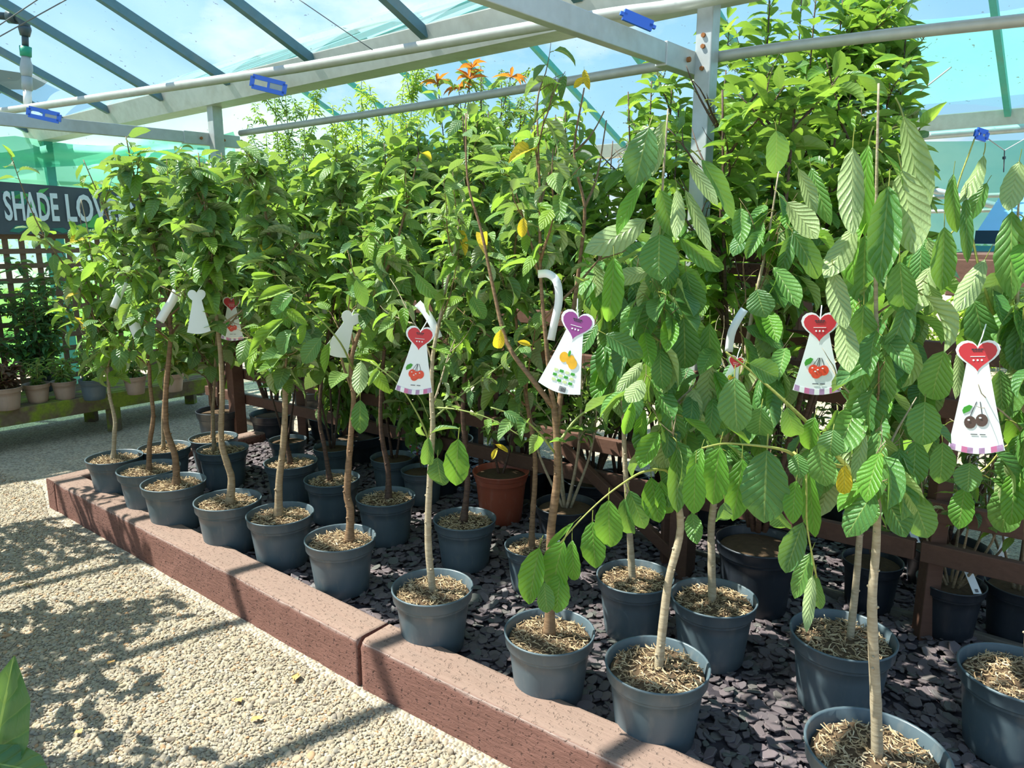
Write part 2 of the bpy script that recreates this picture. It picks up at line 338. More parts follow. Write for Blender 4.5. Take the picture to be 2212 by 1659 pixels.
def pebble_field():
    me = mesh('pea_gravel', [onz(-140, 1660, GZ + .002), onz(1150, 1720, GZ + .002), onz(1050, 1665, GZ + .002), onz(104, 1116, GZ + .002), onz(90, 1050, GZ + .002), onz(-60, 1000, GZ + .002)], [(0, 1, 2, 3, 4, 5)], 'pebble')
    o = link(bpy.data.objects.new('pea_gravel', me)); props(o, 'loose pea gravel lying along the front of the sleeper edge', 'gravel', kind='stuff')
    ng = bpy.data.node_groups.new('gravel', 'GeometryNodeTree')
    ng.interface.new_socket(name='Geometry', in_out='INPUT', socket_type='NodeSocketGeometry'); ng.interface.new_socket(name='Geometry', in_out='OUTPUT', socket_type='NodeSocketGeometry')
    n = ng.nodes.new; l = ng.links.new
    gi = n('NodeGroupInput'); go = n('NodeGroupOutput'); dp = n('GeometryNodeDistributePointsOnFaces'); dp.inputs['Density'].default_value = 13000
    ip = n('GeometryNodeInstanceOnPoints'); ico = n('GeometryNodeMeshIcoSphere'); ico.inputs['Radius'].default_value = 1; ico.inputs['Subdivisions'].default_value = 2
    sm = n('GeometryNodeSetShadeSmooth'); mt = n('GeometryNodeSetMaterial'); mt.inputs['Material'].default_value = MAT['pebble']
    rs = n('FunctionNodeRandomValue'); rs.data_type = 'FLOAT_VECTOR'; rs.inputs[0].default_value = (.0036, .0034, .0024); rs.inputs[1].default_value = (.0090, .0068, .0050)
    rr = n('FunctionNodeRandomValue'); rr.data_type = 'FLOAT_VECTOR'; rr.inputs[0].default_value = (-.5, -.5, 0); rr.inputs[1].default_value = (.5, .5, 6.28); rr.inputs['Seed'].default_value = 5
    big = n('FunctionNodeRandomValue'); big.data_type = 'FLOAT'; big.inputs[2].default_value = 0; big.inputs[3].default_value = 1; big.inputs['Seed'].default_value = 9
    pw = n('ShaderNodeMath'); pw.operation = 'POWER'; pw.inputs[1].default_value = 16
    ad = n('ShaderNodeMath'); ad.operation = 'MULTIPLY_ADD'; ad.inputs[1].default_value = 1.5; ad.inputs[2].default_value = 1.0
    vm = n('ShaderNodeVectorMath'); vm.operation = 'SCALE'
    l(big.outputs[1], pw.inputs[0]); l(pw.outputs[0], ad.inputs[0]); l(rs.outputs[0], vm.inputs[0]); l(ad.outputs[0], vm.inputs['Scale'])
    l(gi.outputs[0], dp.inputs['Mesh']); l(dp.outputs['Points'], ip.inputs['Points']); l(ico.outputs['Mesh'], sm.inputs[0]); l(sm.outputs[0], mt.inputs[0]); l(mt.outputs[0], ip.inputs['Instance'])
    l(rr.outputs[0], ip.inputs['Rotation']); l(vm.outputs[0], ip.inputs['Scale']); 
    l(ip.outputs[0], go.inputs[0])
    o.modifiers.new('gravel', 'NODES').node_group = ng
pebble_field()

rs = random.Random(4)
def dead_leaf(i, x, y, L, label):
    c = onz(x, y, GZ + .016); a = rs.uniform(0, 6)
    vs, fs = [], []
    for k, (v_, hw) in enumerate([(0, .02), (.25, .3), (.5, .42), (.75, .3), (1, .02)]):
        for u_ in (-1, 0, 1):
            vs.append(c + V3((cos(a) * (v_ - .5) - sin(a) * u_ * hw, sin(a) * (v_ - .5) + cos(a) * u_ * hw, (.22 * abs(u_) * hw + .12 * sin(v_ * 6 + u_)))) * L)
        if k: b0 = (k - 1) * 3; fs += [(b0, b0 + 1, b0 + 4, b0 + 3), (b0 + 1, b0 + 2, b0 + 5, b0 + 4)]
    props(place('fallen_leaf', mesh('fallen_leaf', vs, fs, 'dry_leaf', True)), label, 'fallen leaf', 'fallen leaves on the gravel')
plain('dry_leaf', (.55, .33, .12), .6, .3, 60, .3)
for i, (x, y, L, lab) in enumerate([(640, 1462, .045, 'pale dry leaf fallen on the gravel near the sleeper joint'), (555, 1552, .04, 'ochre dry leaf on the gravel below the pale dry leaf'), (515, 1512, .034, 'dry leaf on gravel just above the ochre dry leaf'),
        (240, 1430, .03, 'brown leaf on dark gravel in the leafy shade at left'), (60, 1263, .035, 'dry leaf on gravel at the left edge of the path'), (170, 1580, .032, 'grey dry leaf on gravel near the big glossy leaf')]):
    dead_leaf(i, x, y, L, lab)

# ------------------------------------------------------------------ timber sleepers
def sleeper(name, a0, a1, width, z0, z1, label, seed):
    """a0 -> a1 is the front top edge, the body lies to its left-hand (back) side"""
    a0 = V3((a0.x, a0.y, 0)); a1 = V3((a1.x, a1.y, 0)); d = (a1 - a0); L = d.length; d.normalize(); q = V3((-d.y, d.x, 0))
    if q.dot(VV) < 0 and name != 'x': q = -q
    ring = []                       # cross-section points (across, height)
    h = z1 - z0; b = .012
    sec = [(0, z0)] + [(0, z0 + h * k / 7) for k in range(1, 7)] + [(0, z1 - b), (b * .35, z1 - b * .35), (b, z1)] + [(width * k / 7, z1) for k in range(1, 7)] + [(width - b, z1), (width, z1 - b), (width, z0)]
    nx = max(6, int(L / .022)); vs, fs = [], []; m = len(sec)
    for i in range(nx + 1):
        for j, (t, z) in enumerate(sec):
            p = V3((i * L / nx, t, z)); n1 = noise.noise(V3((p.x * 9 + seed, t * 9, z * 9))); n2 = noise.noise(V3((p.x * 45 + seed, t * 45, z * 45)))
            front = 1 if j <= 8 else .35
            off = .003 * n1 + .0035 * n2 * front
            if 7 <= j <= 9: off -= .004 * max(0, n2 + n1)
            e = .008 if i in (0, nx) else 0
            vs.append((p.x + (e if i == 0 else -e if i else 0) * (1 if j in (7, 8, 9) else .3), t + (-off if j <= 7 else 0), z + (off if j > 7 else 0)))
    for i in range(nx):
        for j in range(m - 1): a = i * m + j; fs.append((a, a + m, a + m + 1, a + 1))
    fs.append(tuple(range(m))); fs.append(tuple(nx * m + j for j in range(m))[::-1])
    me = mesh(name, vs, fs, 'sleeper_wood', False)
    for p in me.polygons[:-2]: p.use_smooth = True
    o = link(bpy.data.objects.new(name, me)); o.matrix_basis = Matrix(((d.x, q.x, 0, a0.x), (d.y, q.y, 0, a0.y), (0, 0, 1, 0), (0, 0, 0, 1)))
    return props(o, label, 'sleeper', 'timber sleepers edging the bed')
TZ = .06
far = onz(117, 1040, TZ); seam = onz(772, 1381, TZ); seam2 = onz(778, 1385, TZ); near = onz(1336, 1651, TZ)
sleeper('timber_sleeper', far, seam, .155, GZ - .01, TZ, 'long brown timber sleeper running from the far corner to the joint', 1)
dn = (near - seam2).normalized()
sleeper('timber_sleeper', seam2, seam2 + dn * 2.6, .155, GZ - .01, TZ + .004, 'brown timber sleeper nearest the viewer with pitted front face', 7)
ce = onz(98, 1031, TZ); de = onz(402, 972, TZ) - ce; de.z = 0; de.normalize()
end0 = V3((far.x, far.y, 0)) + (V3((far.x, far.y, 0)) - V3((seam.x, seam.y, 0))).normalized() * .01
vback = (V3((seam.x, seam.y, 0)) - V3((far.x, far.y, 0))).normalized(); vback = V3((-vback.y, vback.x, 0))
if vback.dot(VV) < 0: vback = -vback
def plank_sleeper(a, d, L, wdt, side, z0, z1, label, seed):
    # generic: runs from a along d, width wdt toward side
    o = sleeper('timber_sleeper', a, a + d * L, wdt, z0, z1, label, seed)
    q = V3((-d.y, d.x, 0)); q = q if q.dot(side) > 0 else -q
    o.matrix_basis = Matrix(((d.x, q.x, 0, a.x), (d.y, q.y, 0, a.y), (0, 0, 1, 0), (0, 0, 0, 1))); return o
BOUT = -(V3((seam.x, seam.y, 0)) - V3((far.x, far.y, 0))).normalized()
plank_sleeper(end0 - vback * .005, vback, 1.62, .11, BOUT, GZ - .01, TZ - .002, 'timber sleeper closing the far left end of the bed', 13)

# slate bed: base, 300 nearest chips as parts, the rest as one part
bed = thing('slate_bed', Lp(0, -.6, 0), 'bed of purple slate chips under the black pots', 'slate bed')
fa, na = V3((far.x, far.y, 0)), V3((seam2 + dn * 2.6).to_tuple()); na.z = 0
back = .92
pb = MB(); pb.add([na + VV * .14 + V3((0, 0, -.012)), fa + vback * .14 + V3((0, 0, -.012)), fa + vback * (1.4 + back) + V3((0, 0, -.012)), na + VV * (1.4 + back) + V3((0, 0, -.012))], [(0, 3, 2, 1)])
pb.put('bed_soil', 'slate_soil', bed)
def chip_mesh(seed):
    r = random.Random(seed); n = r.choice((6, 7, 8)); asp = r.uniform(.5, .8)
    pts = []
    for k in range(n):
        a = 2 * pi * (k + r.uniform(-.25, .25)) / n; rr = r.uniform(.8, 1.08); pts.append((cos(a) * rr, sin(a) * rr * asp))
    v = [(x * 1.0, y, -.09) for x, y in pts] + [(x * 1.0, y, .05) for x, y in pts] + [(x * .88, y * .88, .09) for x, y in pts]
    f = [tuple(range(2 * n, 3 * n))]
    for lv in (0, 1):
        for k in range(n): k2 = (k + 1) % n; f.append((lv * n + k, lv * n + k2, (lv + 1) * n + k2, (lv + 1) * n + k))
    return mesh('slate_chip', v, f, 'slate')
chips = [chip_mesh(i) for i in range(8)]
r = random.Random(11); L_bed = (fa - na).length; dbed = (fa - na).normalized(); qbed = VV
mats = []
for i in range(19000):
    s = r.uniform(0, L_bed); t = r.uniform(.13, 1.4 + back - .02)
    p = na + dbed * s + qbed * t
    if (p - EYE).xy.length < .7: continue
    sz = r.uniform(.016, .031) * (1.15 if r.random() < .12 else 1)
    z = r.uniform(-.012, .010)
    M = Matrix.Translation((p.x, p.y, z)) @ Euler((r.gauss(0, .20), r.gauss(0, .20), r.uniform(0, 6.28))).to_matrix().to_4x4() @ Matrix.Diagonal((sz, sz, sz * 1.15, 1))
    mats.append((p, M, r.randrange(8)))
tgt = onz(1620, 1500, 0)
mats.sort(key=lambda a: (a[0] - tgt).length)
for p, M, k in mats[:300]: place('slate_chip', chips[k], bed, M)
def bake(name, items, meshes, mat, parent, smooth=False):
    """items: (Matrix, mesh index) -> one mesh object of kind stuff"""
    vs, fs, uvs, n = [], [], [], 0
    data = []
    for me in meshes:
        co = np.empty(len(me.vertices) * 3, dtype=np.float32); me.vertices.foreach_get('co', co); co = co.reshape(-1, 3)
        fc = [tuple(p.vertices) for p in me.polygons]; uv = None
        if me.uv_layers:
            uv = np.zeros((len(co), 2), dtype=np.float32)
            for lp in me.loops: uv[lp.vertex_index] = me.uv_layers[0].data[lp.index].uv
        data.append((co, fc, uv))
    for M, k in items:
        co, fc, uv = data[k]; A = np.array(M, dtype=np.float32)
        vs.append(co @ A[:3, :3].T + A[:3, 3]); 
        if uv is not None: uvs.append(uv)
        fs += [tuple(i + n for i in q) for q in fc]; n += len(co)
    if not vs: return None
    va = np.concatenate(vs); me = bpy.data.meshes.new(name); me.from_pydata(va.tolist(), [], fs)
    me.materials.append(MAT[mat] if isinstance(mat, str) else mat)
    if smooth: me.polygons.foreach_set('use_smooth', [True] * len(me.polygons))
    if uvs:
        ua = np.concatenate(uvs); idx = np.empty(len(me.loops), dtype=np.int32); me.loops.foreach_get('vertex_index', idx)
        me.uv_layers.new(name='UVMap').data.foreach_set('uv', ua[idx].ravel())
    me.update(); o = place(name, me, parent); o['kind'] = 'stuff'; return o
bake('slate_chips', [(M, k) for p, M, k in mats[300:]], chips, 'slate', bed)

# ------------------------------------------------------------------ roof of the twin-span shade house
EAVE = 2.45; PIT = math.tan(R(24.5)); HALF = 2.45
roof = thing('ceiling', Lp(1, 0, EAVE), 'clear plastic film roof of the shade house on metal ribs', kind='structure')
RIBS = [1.47 + .93 * n for n in range(-5, 7)]
def slope_z(t, t0, sgn): return EAVE + .02 + abs(t - t0) * PIT
spans = [(-.10, -HALF, 'rib_metal', 'roof_film'), (-2 * HALF + .1, -HALF, 'rib_metal', 'roof_film'), (.10, HALF, 'rib_green', 'roof_film_clear'), (2 * HALF - .1, HALF, 'rib_green', 'roof_film_clear')]
for i, (t0, t1, rm, fm) in enumerate(spans):
    for s in RIBS:
        a = Lp(s, t0, EAVE + .01); b_ = Lp(s, t1, EAVE + .02 + abs(t1 - t0) * PIT)
        place('roof_rib', mesh('roof_rib', *(lambda m: (m.v, m.f))(MB().beam(a, b_, .045, .05, UU)), rm), roof)
    for s0, s1 in zip(RIBS[:-1], RIBS[1:]):
        vs, fs = [], []
        nu, nv = 12, 3
        for j in range(nv + 1):
            t = t0 + (t1 - t0) * j / nv
            for k in range(nu + 1):
                u = k / nu; vs.append(Lp(s0 + (s1 - s0) * u, t, EAVE + .055 + abs(t - t0) * PIT + .075 * sin(pi * u)))
        for j in range(nv):
            for k in range(nu): a = j * (nu + 1) + k; fs.append((a, a + 1, a + nu + 2, a + nu + 1))
        place('film_panel', mesh('film_panel', vs, fs, fm, True), roof)
# ridges and gutters
for t in (-HALF, HALF): MB().beam(Lp(RIBS[0], t, EAVE + .02 + HALF * PIT), Lp(RIBS[-1], t, EAVE + .02 + HALF * PIT), .05, .06).put('ridge_bar', 'galvanised', roof)
def gutter(t, label):
    prof = [(-.12, .10), (-.12, .095), (-.075, -.045), (.075, -.045), (.12, .095), (.12, .10), (.10, .10), (.062, -.02), (-.062, -.02), (-.10, .10)]
    vs, fs = [], []
    for s in (RIBS[0] - .1, RIBS[-1] + .15): vs += [Lp(s, t + a, EAVE - .05 + z) for a, z in prof]
    n = len(prof)
    for k in range(n): k2 = (k + 1) % n; fs.append((k, k2, n + k2, n + k))
    place('gutter', mesh('gutter', vs, fs, 'gutter_metal'), roof)
gutter(0, ''); gutter(2 * HALF, ''); gutter(-2 * HALF, '')
# end wall (far left) of film and its posts
ES = RIBS[-1] + .12
ew = thing('wall_far', Lp(ES, 0, 0), 'far end wall of clear film behind the trellis', kind='structure')
for t0, t1 in ((-4.9, -3.3), (-3.3, -1.6), (-1.6, 0), (0, 1.7), (1.7, 3.3), (3.3, 4.9)):
    m = MB()
    def top(t): tt = abs(t); return EAVE + .05 + (HALF - abs(tt - HALF)) * PIT
    m.add([Lp(ES, t0, .95), Lp(ES, t1, .95), Lp(ES, t1, top(t1)), Lp(ES, (t0 + t1) / 2, top((t0 + t1) / 2)), Lp(ES, t0, top(t0))], [(0, 1, 2, 3, 4)])
    m.put('film_panel', 'wall_film', ew)
    MB().beam(Lp(ES - .03, t1, GZ), Lp(ES - .03, t1, EAVE), .06, .06).put('wall_post', 'rib_green', ew)
MB().tube([Lp(ES - .1, -4.9, 1.98), Lp(ES - .1, 4.9, 1.98)], .022, 10).put('wall_rail', 'pipe_metal', ew, True)

# shade nets: draped cloths
def net(name, pts, mat, label, fold=.05, nu=24, nv=10, seed=0):
    """pts = 4 corners: top-left, top-right, bottom-right, bottom-left"""
    a, b, c, d = [V3(p) for p in pts]; n = (b - a).cross(d - a).normalized(); vs, fs = [], []
    for j in range(nv + 1):
        v = j / nv
        for k in range(nu + 1):
            u = k / nu; top = a.lerp(b, u); bot = d.lerp(c, u); p = top.lerp(bot, v)
            p = p + n * (fold * noise.noise(V3((u * 7 + seed, v * 2, 0))) * (0.4 + v)) + V3((0, 0, -.06 * sin(pi * ((u * 3) % 1)) * (1 - v)))
            vs.append(p)
    for j in range(nv):
        for k in range(nu): q = j * (nu + 1) + k; fs.append((q, q + 1, q + nu + 2, q + nu + 1))
    return props(place(name, mesh(name, vs, fs, mat, True)), label, 'shade net', 'green shade nets')
net('shade_net', [Lp(6.9, -3.2, 2.25), Lp(6.9, 1.2, 2.45), Lp(6.9, 1.2, 1.5), Lp(6.9, -3.2, 1.5)], 'green_net', 'green shade net hanging across the far end above the dark sign', .10)
net('shade_net', [Lp(6.75, -.9, 2.20), Lp(6.75, 1.9, 2.62), Lp(6.75, 1.9, 2.30), Lp(6.75, -.9, 2.02)], 'green_net', 'bunched green net sagging under the gutter beside the rear post', .16, 24, 6, 3)
net('shade_net', [Lp(3.0, 5.3, 2.35), Lp(-4.5, 5.3, 2.35), Lp(-4.5, 5.3, 1.0), Lp(3.0, 5.3, 1.0)], 'green_net', 'green shade net hung as a side wall beyond the far gutter at right', .06, 24, 6, 8)
net('shade_net', [Lp(.4, 3.75, EAVE + 1.15 * PIT + .12), Lp(-4.6, 3.75, EAVE + 1.15 * PIT + .12), Lp(-4.6, 4.82, EAVE + .16), Lp(.4, 4.82, EAVE + .16)], 'shade_net', 'green net laid over the lower roof slope at upper right', .01, 24, 4, 5)

o = net('shade_net', [Lp(7.3, -4.7, EAVE + .35), Lp(7.3, -.30, EAVE + .30), Lp(5.75, -.30, EAVE + .30), Lp(5.75, -4.7, EAVE + .35)], 'added_net', 'dark shade net stretched inside the roof over the far left staging, out of view', .06, 24, 8, 9)  # unseen net, added only to shade the ground by the bench
# posts, crossbeams, pipes
def rect_post(name, a, b, w, mat, label, cat='post', group=None, bolts=()):
    t = thing(name, a, label, cat, group)
    m = MB().beam(a, b, w, w, UU); bevel(m.put('post_tube', mat, t), .004)
    for z in bolts:
        MB().tube([V3(a) + V3((0, 0, z)) - VV * (w / 2) + UU * .0, V3(a) + V3((0, 0, z)) - VV * (w / 2 + .008)], .009, 6).put('bolt', 'rust', t)
    return t
pt1 = rect_post('metal_post', Lp(0, 0, .62), Lp(0, 0, 2.36), .068, 'galvanised', 'square galvanised post standing in front of the tall glossy shrub', bolts=(1.50, 1.62, 1.58))
rect_post('wooden_post', Lp(0, 0, GZ), Lp(0, 0, .93), .09, 'fence_wood', 'square brown wooden post base under the galvanised post')
rect_post('wooden_post', Lp(3.72, 0, GZ), Lp(3.72, 0, 1.2), .09, 'fence_wood', 'brown wooden post base among the left fruit trees')
rect_post('metal_post', Lp(3.72, 0, 1.1), Lp(3.72, 0, 2.36), .075, 'galvanised', 'grey metal post rising from the leaves under the long gutter', bolts=(2.2,))
rect_post('metal_post', Lp(-.9, 4.9, GZ), Lp(-.9, 4.9, 2.36), .08, 'galvanised', 'pale metal post under the far gutter at right')
rect_post('metal_post', Lp(6.9, 0, GZ), Lp(6.9, 0, 2.36), .08, 'rib_green', 'dark green end post where the gutter meets the far wall')
def crossbeam(s, z, t0, t1, label):
    t = thing('crossbeam', Lp(s, t0, z), label, 'beam', 'crossbeams on the posts')
    o = MB().beam(Lp(s + .055, t0, z), Lp(s + .055, t1, z), .04, .075).put('beam_tube', 'galvanised', t); bevel(o, .003)
    o = MB().beam(Lp(s + .055, t1 - .42, z - .002), Lp(s + .055, t1, z - .002), .05, .085).put('splice_sleeve', 'galvanised', t); bevel(o, .003)
    for k in (-.10, -.02, .03, .07): MB().tube([Lp(s + .03, k, z), Lp(s + .018, k, z)], .010, 6).put('bolt', 'rust', t)
    return t
crossbeam(0, 2.145, -4.8, .16, 'grey crossbeam coming overhead to the galvanised post')
crossbeam(3.72, 2.14, -4.8, .20, 'grey crossbeam at upper left carrying the upright water pipe')
def pipe(pts, rad, label, mat='pipe_metal', cat='pipe', name='metal_pipe', group=None):
    # catmull-rom through the points
    P = [V3(p) for p in pts]; P = [P[0] * 2 - P[1]] + P + [P[-1] * 2 - P[-2]]; out_ = []
    for i in range(1, len(P) - 2):
        for k in range(8):
            u = k / 8; a, b, c, d = P[i - 1:i + 3]
            out_.append(.5 * ((2 * b) + (c - a) * u + (2 * a - 5 * b + 4 * c - d) * u * u + (3 * b - a - 3 * c + d) * u ** 3))
    out_.append(P[-2])
    o = MB().tube(out_, rad, 14).put(name, mat, None, True)
    return props(o, label, cat, group)
zA = CAMZ + .835
pipe([onz(-60, 246, zA), onz(60, 233, zA), onz(555, 160, zA), onz(700, 137, zA), onz(1235, 44, zA), onz(1440, 15, zA), onz(1640, -22, zA)], .0245, 'thick pale pipe running under the gutter across the top', 'pipe_metal')
zB = CAMZ + .675
pipe([onz(520, 288, zB), onz(800, 246, zB), onz(1100, 197, zB), onz(1529, 126, zB), onz(1860, 82, zB), onz(2300, 34, zB)], .021, 'long pipe crossing in front of the galvanised post', 'pipe_metal')
pipe([Lp(2.2, 4.6, 2.30), Lp(-2.5, 4.6, 2.33)], .034, 'thick shiny pipe below the far gutter at right', 'galvanised')
pipe([Lp(2.2, 4.5, 1.78), Lp(-2.5, 4.5, 1.80)], .020, 'thin pale rail below the shiny pipe at right', 'pipe_metal')
pipe([Lp(2.2, 4.5, 1.66), Lp(-2.5, 4.5, 1.68)], .016, 'lower thin pale rail at right', 'pipe_metal')
pipe([Lp(.4, 4.7, 1.95), Lp(-1.6, 4.9, 1.35)], .03, 'slanting grey brace behind the drooping leaves at right', 'galvanised', 'brace', 'metal_brace')
pipe([ony(1585, 165 + 60, 5.2), ony(1800, 60, 5.2), ony(2010, -60, 5.2)][:3], .004, 'thin bright wire slanting up beyond the tall shrub', 'pipe_metal', 'wire', 'steel_wire')
pipe([ony(1940, 235, 6.0), ony(2055, 145, 6.0)], .006, 'thin pale stay slanting over the green net at upper right', 'pipe_metal', 'stay', 'steel_stay')
pipe([ony(-10, 60, 4.2), ony(110, -20, 4.2)], .003, 'dark dashed wire at the upper left corner', 'wire', 'wire', 'overhead_wire')
pipe([ony(-10, 84, 4.2), ony(160, -10, 4.2)], .003, 'second dark wire just below the corner wire', 'wire', 'wire', 'overhead_wire')
pipe([ony(640, -5, 3.6), ony(805, 108, 3.6)], .0022, 'thin dark wire slanting down to the gutter', 'wire', 'wire', 'overhead_wire')
for (x0, y0, x1, y1, Y, lab) in [(2180, 385, 2212, 360, 3.9, 'thin pale cord leading right from the knot'), ]:
    pass
kn = thing('hanging_cord', ony(2170, 325, 4.0), 'forked cord hanging from the shiny pipe with a small toggle', 'cord')
MB().tube([ony(2132, 298, 4.0), ony(2170, 325, 4.0), ony(2240, 285, 4.0)], .003, 6).put('cord_fork', 'pipe_metal', kn)
MB().tube([ony(2170, 325, 4.0), ony(2168, 372, 4.0)], .003, 6).put('cord_tail', 'wire', kn)
MB().tube([ony(2169, 338, 4.0), ony(2169, 344, 4.0)], .008, 8).put('toggle', 'pipe_dark', kn)

# upright irrigation pipe with fittings
base = onz(62, 234, zA); Yp = base.y
ip = thing('irrigation_pipe', base, 'grey irrigation pipe with elbow and green ring rising from the crossbeam', 'pipe')
MB().tube([ony(60, 236, Yp), ony(59, 190, Yp)], .026, 16).put('lower_sleeve', 'white_plastic', ip, True)
MB().tube([ony(59, 195, Yp), ony(58, 166, Yp)], .033, 16).put('lower_socket', 'pipe_grey', ip, True)
MB().tube([ony(58, 168, Yp), ony(57, 158, Yp), ony(57, 150, Yp), ony(57, 140, Yp), ony(56, 130, Yp), ony(56, 120, Yp)], [.027, .036, .040, .038, .030, .027], 16).put('union_body', 'pipe_grey', ip, True)
MB().tube([ony(56, 122, Yp), ony(55, 101, Yp)], [.035, .038], 16).put('green_ring', 'ring_green', ip, True)
MB().tube([ony(55, 103, Yp), ony(54, 72, Yp)], .021, 16).put('riser', 'pipe_dark', ip, True)
MB().tube([ony(54, 78, Yp), ony(54, 64, Yp), ony(53, 60, Yp)], [.030, .040, .040], 16).put('elbow_collar', 'pipe_dark', ip, True)
MB().tube([ony(53, 64, Yp), ony(53, 50, Yp), ony(46, 40, Yp), ony(34, 37, Yp)], [.035, .036, .036, .034], 16).put('elbow', 'pipe_dark', ip, True)
MB().tube([ony(36, 38, Yp), ony(18, 36, Yp)], .042, 16).put('elbow_nut', 'pipe_dark', ip, True)
MB().tube([ony(20, 36, Yp), ony(-60, 28, Yp)], .024, 16).put('side_pipe', 'pipe_dark', ip, True)

# blue spacer clips
def clip(x, y, Y, w, h, rot, label):
    c = ony(x, y, Y); t = thing('blue_clip', c, label, 'clip', 'blue plastic clips on the beams')
    a = V3((cos(rot), .25, sin(rot))).normalized(); u = V3((0, 0, 1)); u = (u - a * u.dot(a)).normalized(); q = a.cross(u)
    for k, (p, l, v, ax) in enumerate([(u * h / 2, w, .010, a), (-u * h / 2, w, .010, a), (a * w / 2, h, .010, u), (-a * w / 2, h, .010, u), (V3((0, 0, 0)), h, .008, u)]):
        MB().beam(c + p - ax * l / 2, c + p + ax * l / 2, v, .022 if k < 4 else .012, q).put('clip_bar', 'clip_blue', t)
    MB().box(c + a * w * .25, w * .42, .006, h * .55, a, q, u).put('clip_plate', 'pipe_grey', t)
clip(95, 248, onz(95, 248, CAMZ + .66).y - .05, .155, .04, R(-12), 'blue clip on the crossbeam beside the irrigation pipe')
clip(580, 184, 4.05, .16, .05, R(-12), 'blue clip hanging from the thick pipe near its middle')
clip(1378, 44, 2.45, .10, .010, R(-17), 'blue clip seen edge-on on the overhead crossbeam')
clip(2120, 291, 3.9, .065, .035, R(-12), 'small blue clip hanging under the shiny pipe at right')

# ------------------------------------------------------------------ fence behind the bed
fence = thing('wooden_fence', Lp(0, .06, 0), 'low brown post and rail fence behind the bed', 'fence')
FT = .07
def rail(s0, s1, z0, z1, h=.075, w=.035, t=FT): bevel(MB().beam(Lp(s0, t, z0), Lp(s1, t, z1), w, h).put('rail', 'fence_wood', fence), .004)
for a, b_, dz in ((4.3, 1.72, 0), (1.70, -.9, 0), (-.92, -2.9, 0)):
    f = lambda s, z, k: z + k * (1.7 - s)
    rail(a, b_, f(a, .29, .022), f(b_, .29, .022)); rail(a, b_, f(a, .47, .015), f(b_, .47, .015))
rail(1.7, -2.9, .88, .90, .07); rail(4.3, -2.9, 1.06, 1.10, .07)
for s in (4.3, 3.05, 1.71, .0 - .95, -2.5): bevel(MB().beam(Lp(s, FT + .05, GZ), Lp(s, FT + .05, 1.12), .06, .06).put('fence_post', 'fence_wood', fence), .004)
bevel(MB().beam(Lp(.10, FT - .02, GZ), Lp(.10, FT - .02, .32), .055, .055).put('fence_post', 'fence_wood', fence), .004)
def brace(x0, y0, x1, y1, t):
    n = VV; a = onplane(x0, y0, Lp(0, t), n); b = onplane(x1, y1, Lp(0, t), n)
    bevel(MB().beam(a, b, .03, .055, VV).put('brace', 'fence_wood', fence), .004)
brace(1215, 965, 1478, 1222, FT - .05); brace(995, 752, 1105, 850, FT + .05); brace(950, 905, 1010, 760, FT + .05)
for s in (2.62, 2.5, 1.48, 1.36, 1.24, 1.12, .98, .80): bevel(MB().beam(Lp(s, FT + .09, .02), Lp(s, FT + .09, .74), .028, .03).put('picket', 'fence_wood', fence), .003)
k = MB().beam(Lp(4.2, .22, -.002), Lp(-3.2, .22, -.002), .03, .05).put('kerb_board', 'kerb_wood'); bevel(k)
props(k, 'thin weathered kerb board lying along the back of the slate', 'board')

# shelves of the sales table beyond the fence
tb = thing('display_table', Lp(-1.5, 1.0, GZ), 'dark brown wooden display table beyond the fence at right', 'table')
for z, h, t, s0, s1 in ((1.30, .16, .95, -.75, -2.9), (.80, .10, 1.0, .0, -2.9)):
    bevel(MB().beam(Lp(s0, t, z), Lp(s1, t, z), .04, h).put('table_rail', 'shelf_wood', tb), .004)
for s in (-.1, -1.2, -2.7): bevel(MB().beam(Lp(s, 1.04, GZ), Lp(s, 1.04, 1.36), .07, .07).put('table_leg', 'shelf_wood', tb), .004)
MB().box(Lp(-1.8, 1.35, 1.385), .70, 2.2, .03, VV, UU).put('table_top', 'shelf_wood', tb)
cf = thing('cold_frame', Lp(-1.8, 2.2, 1.2), 'cold frame with sloping blue lid and white front bar', 'cold frame')
MB().add([Lp(-.7, 1.9, 1.50), Lp(-3.2, 1.9, 1.50), Lp(-3.2, 2.9, 1.82), Lp(-.7, 2.9, 1.82), Lp(-.7, 1.9, 1.47), Lp(-3.2, 1.9, 1.47), Lp(-3.2, 2.9, 1.79), Lp(-.7, 2.9, 1.79)], [(0, 1, 2, 3), (4, 7, 6, 5), (0, 4, 5, 1), (0, 3, 7, 4), (1, 5, 6, 2)]).put('blue_lid', 'blue_roof', cf)
MB().beam(Lp(-.7, 1.88, 1.47), Lp(-3.2, 1.88, 1.47), .05, .07).put('lid_edge', 'dark_edge', cf)
MB().beam(Lp(-.7, 1.86, 1.40), Lp(-3.2, 1.86, 1.40), .05, .05).put('teal_strip', 'teal_edge', cf)
MB().tube([Lp(-.6, 1.82, 1.34), Lp(-3.2, 1.82, 1.34)], .022, 10).put('front_bar', 'white_plastic', cf, True)
for s in (-.8, -3.0): MB().beam(Lp(s, 2.0, GZ), Lp(s, 2.0, 1.45), .05, .05).put('frame_leg', 'galvanised', cf)
bx = thing('wooden_planter', ony(1620, 600, 3.9) , 'reddish brown wooden planter carved with a heart behind the leaves', 'planter')
pc = ony(1625, 580, 3.9)
for k in range(3): bevel(MB().box(pc + V3((0, 0, .065 - k * .068)), .46, .03, .062, UU, VV).put('board', 'sleeper_wood' if k else 'fence_wood', bx), .004)
for sx in (-.22, .22): MB().box(pc + UU * sx + VV * .1 + V3((0, 0, 0)), .03, .2, .2, UU, VV).put('side_board', 'shelf_wood', bx)
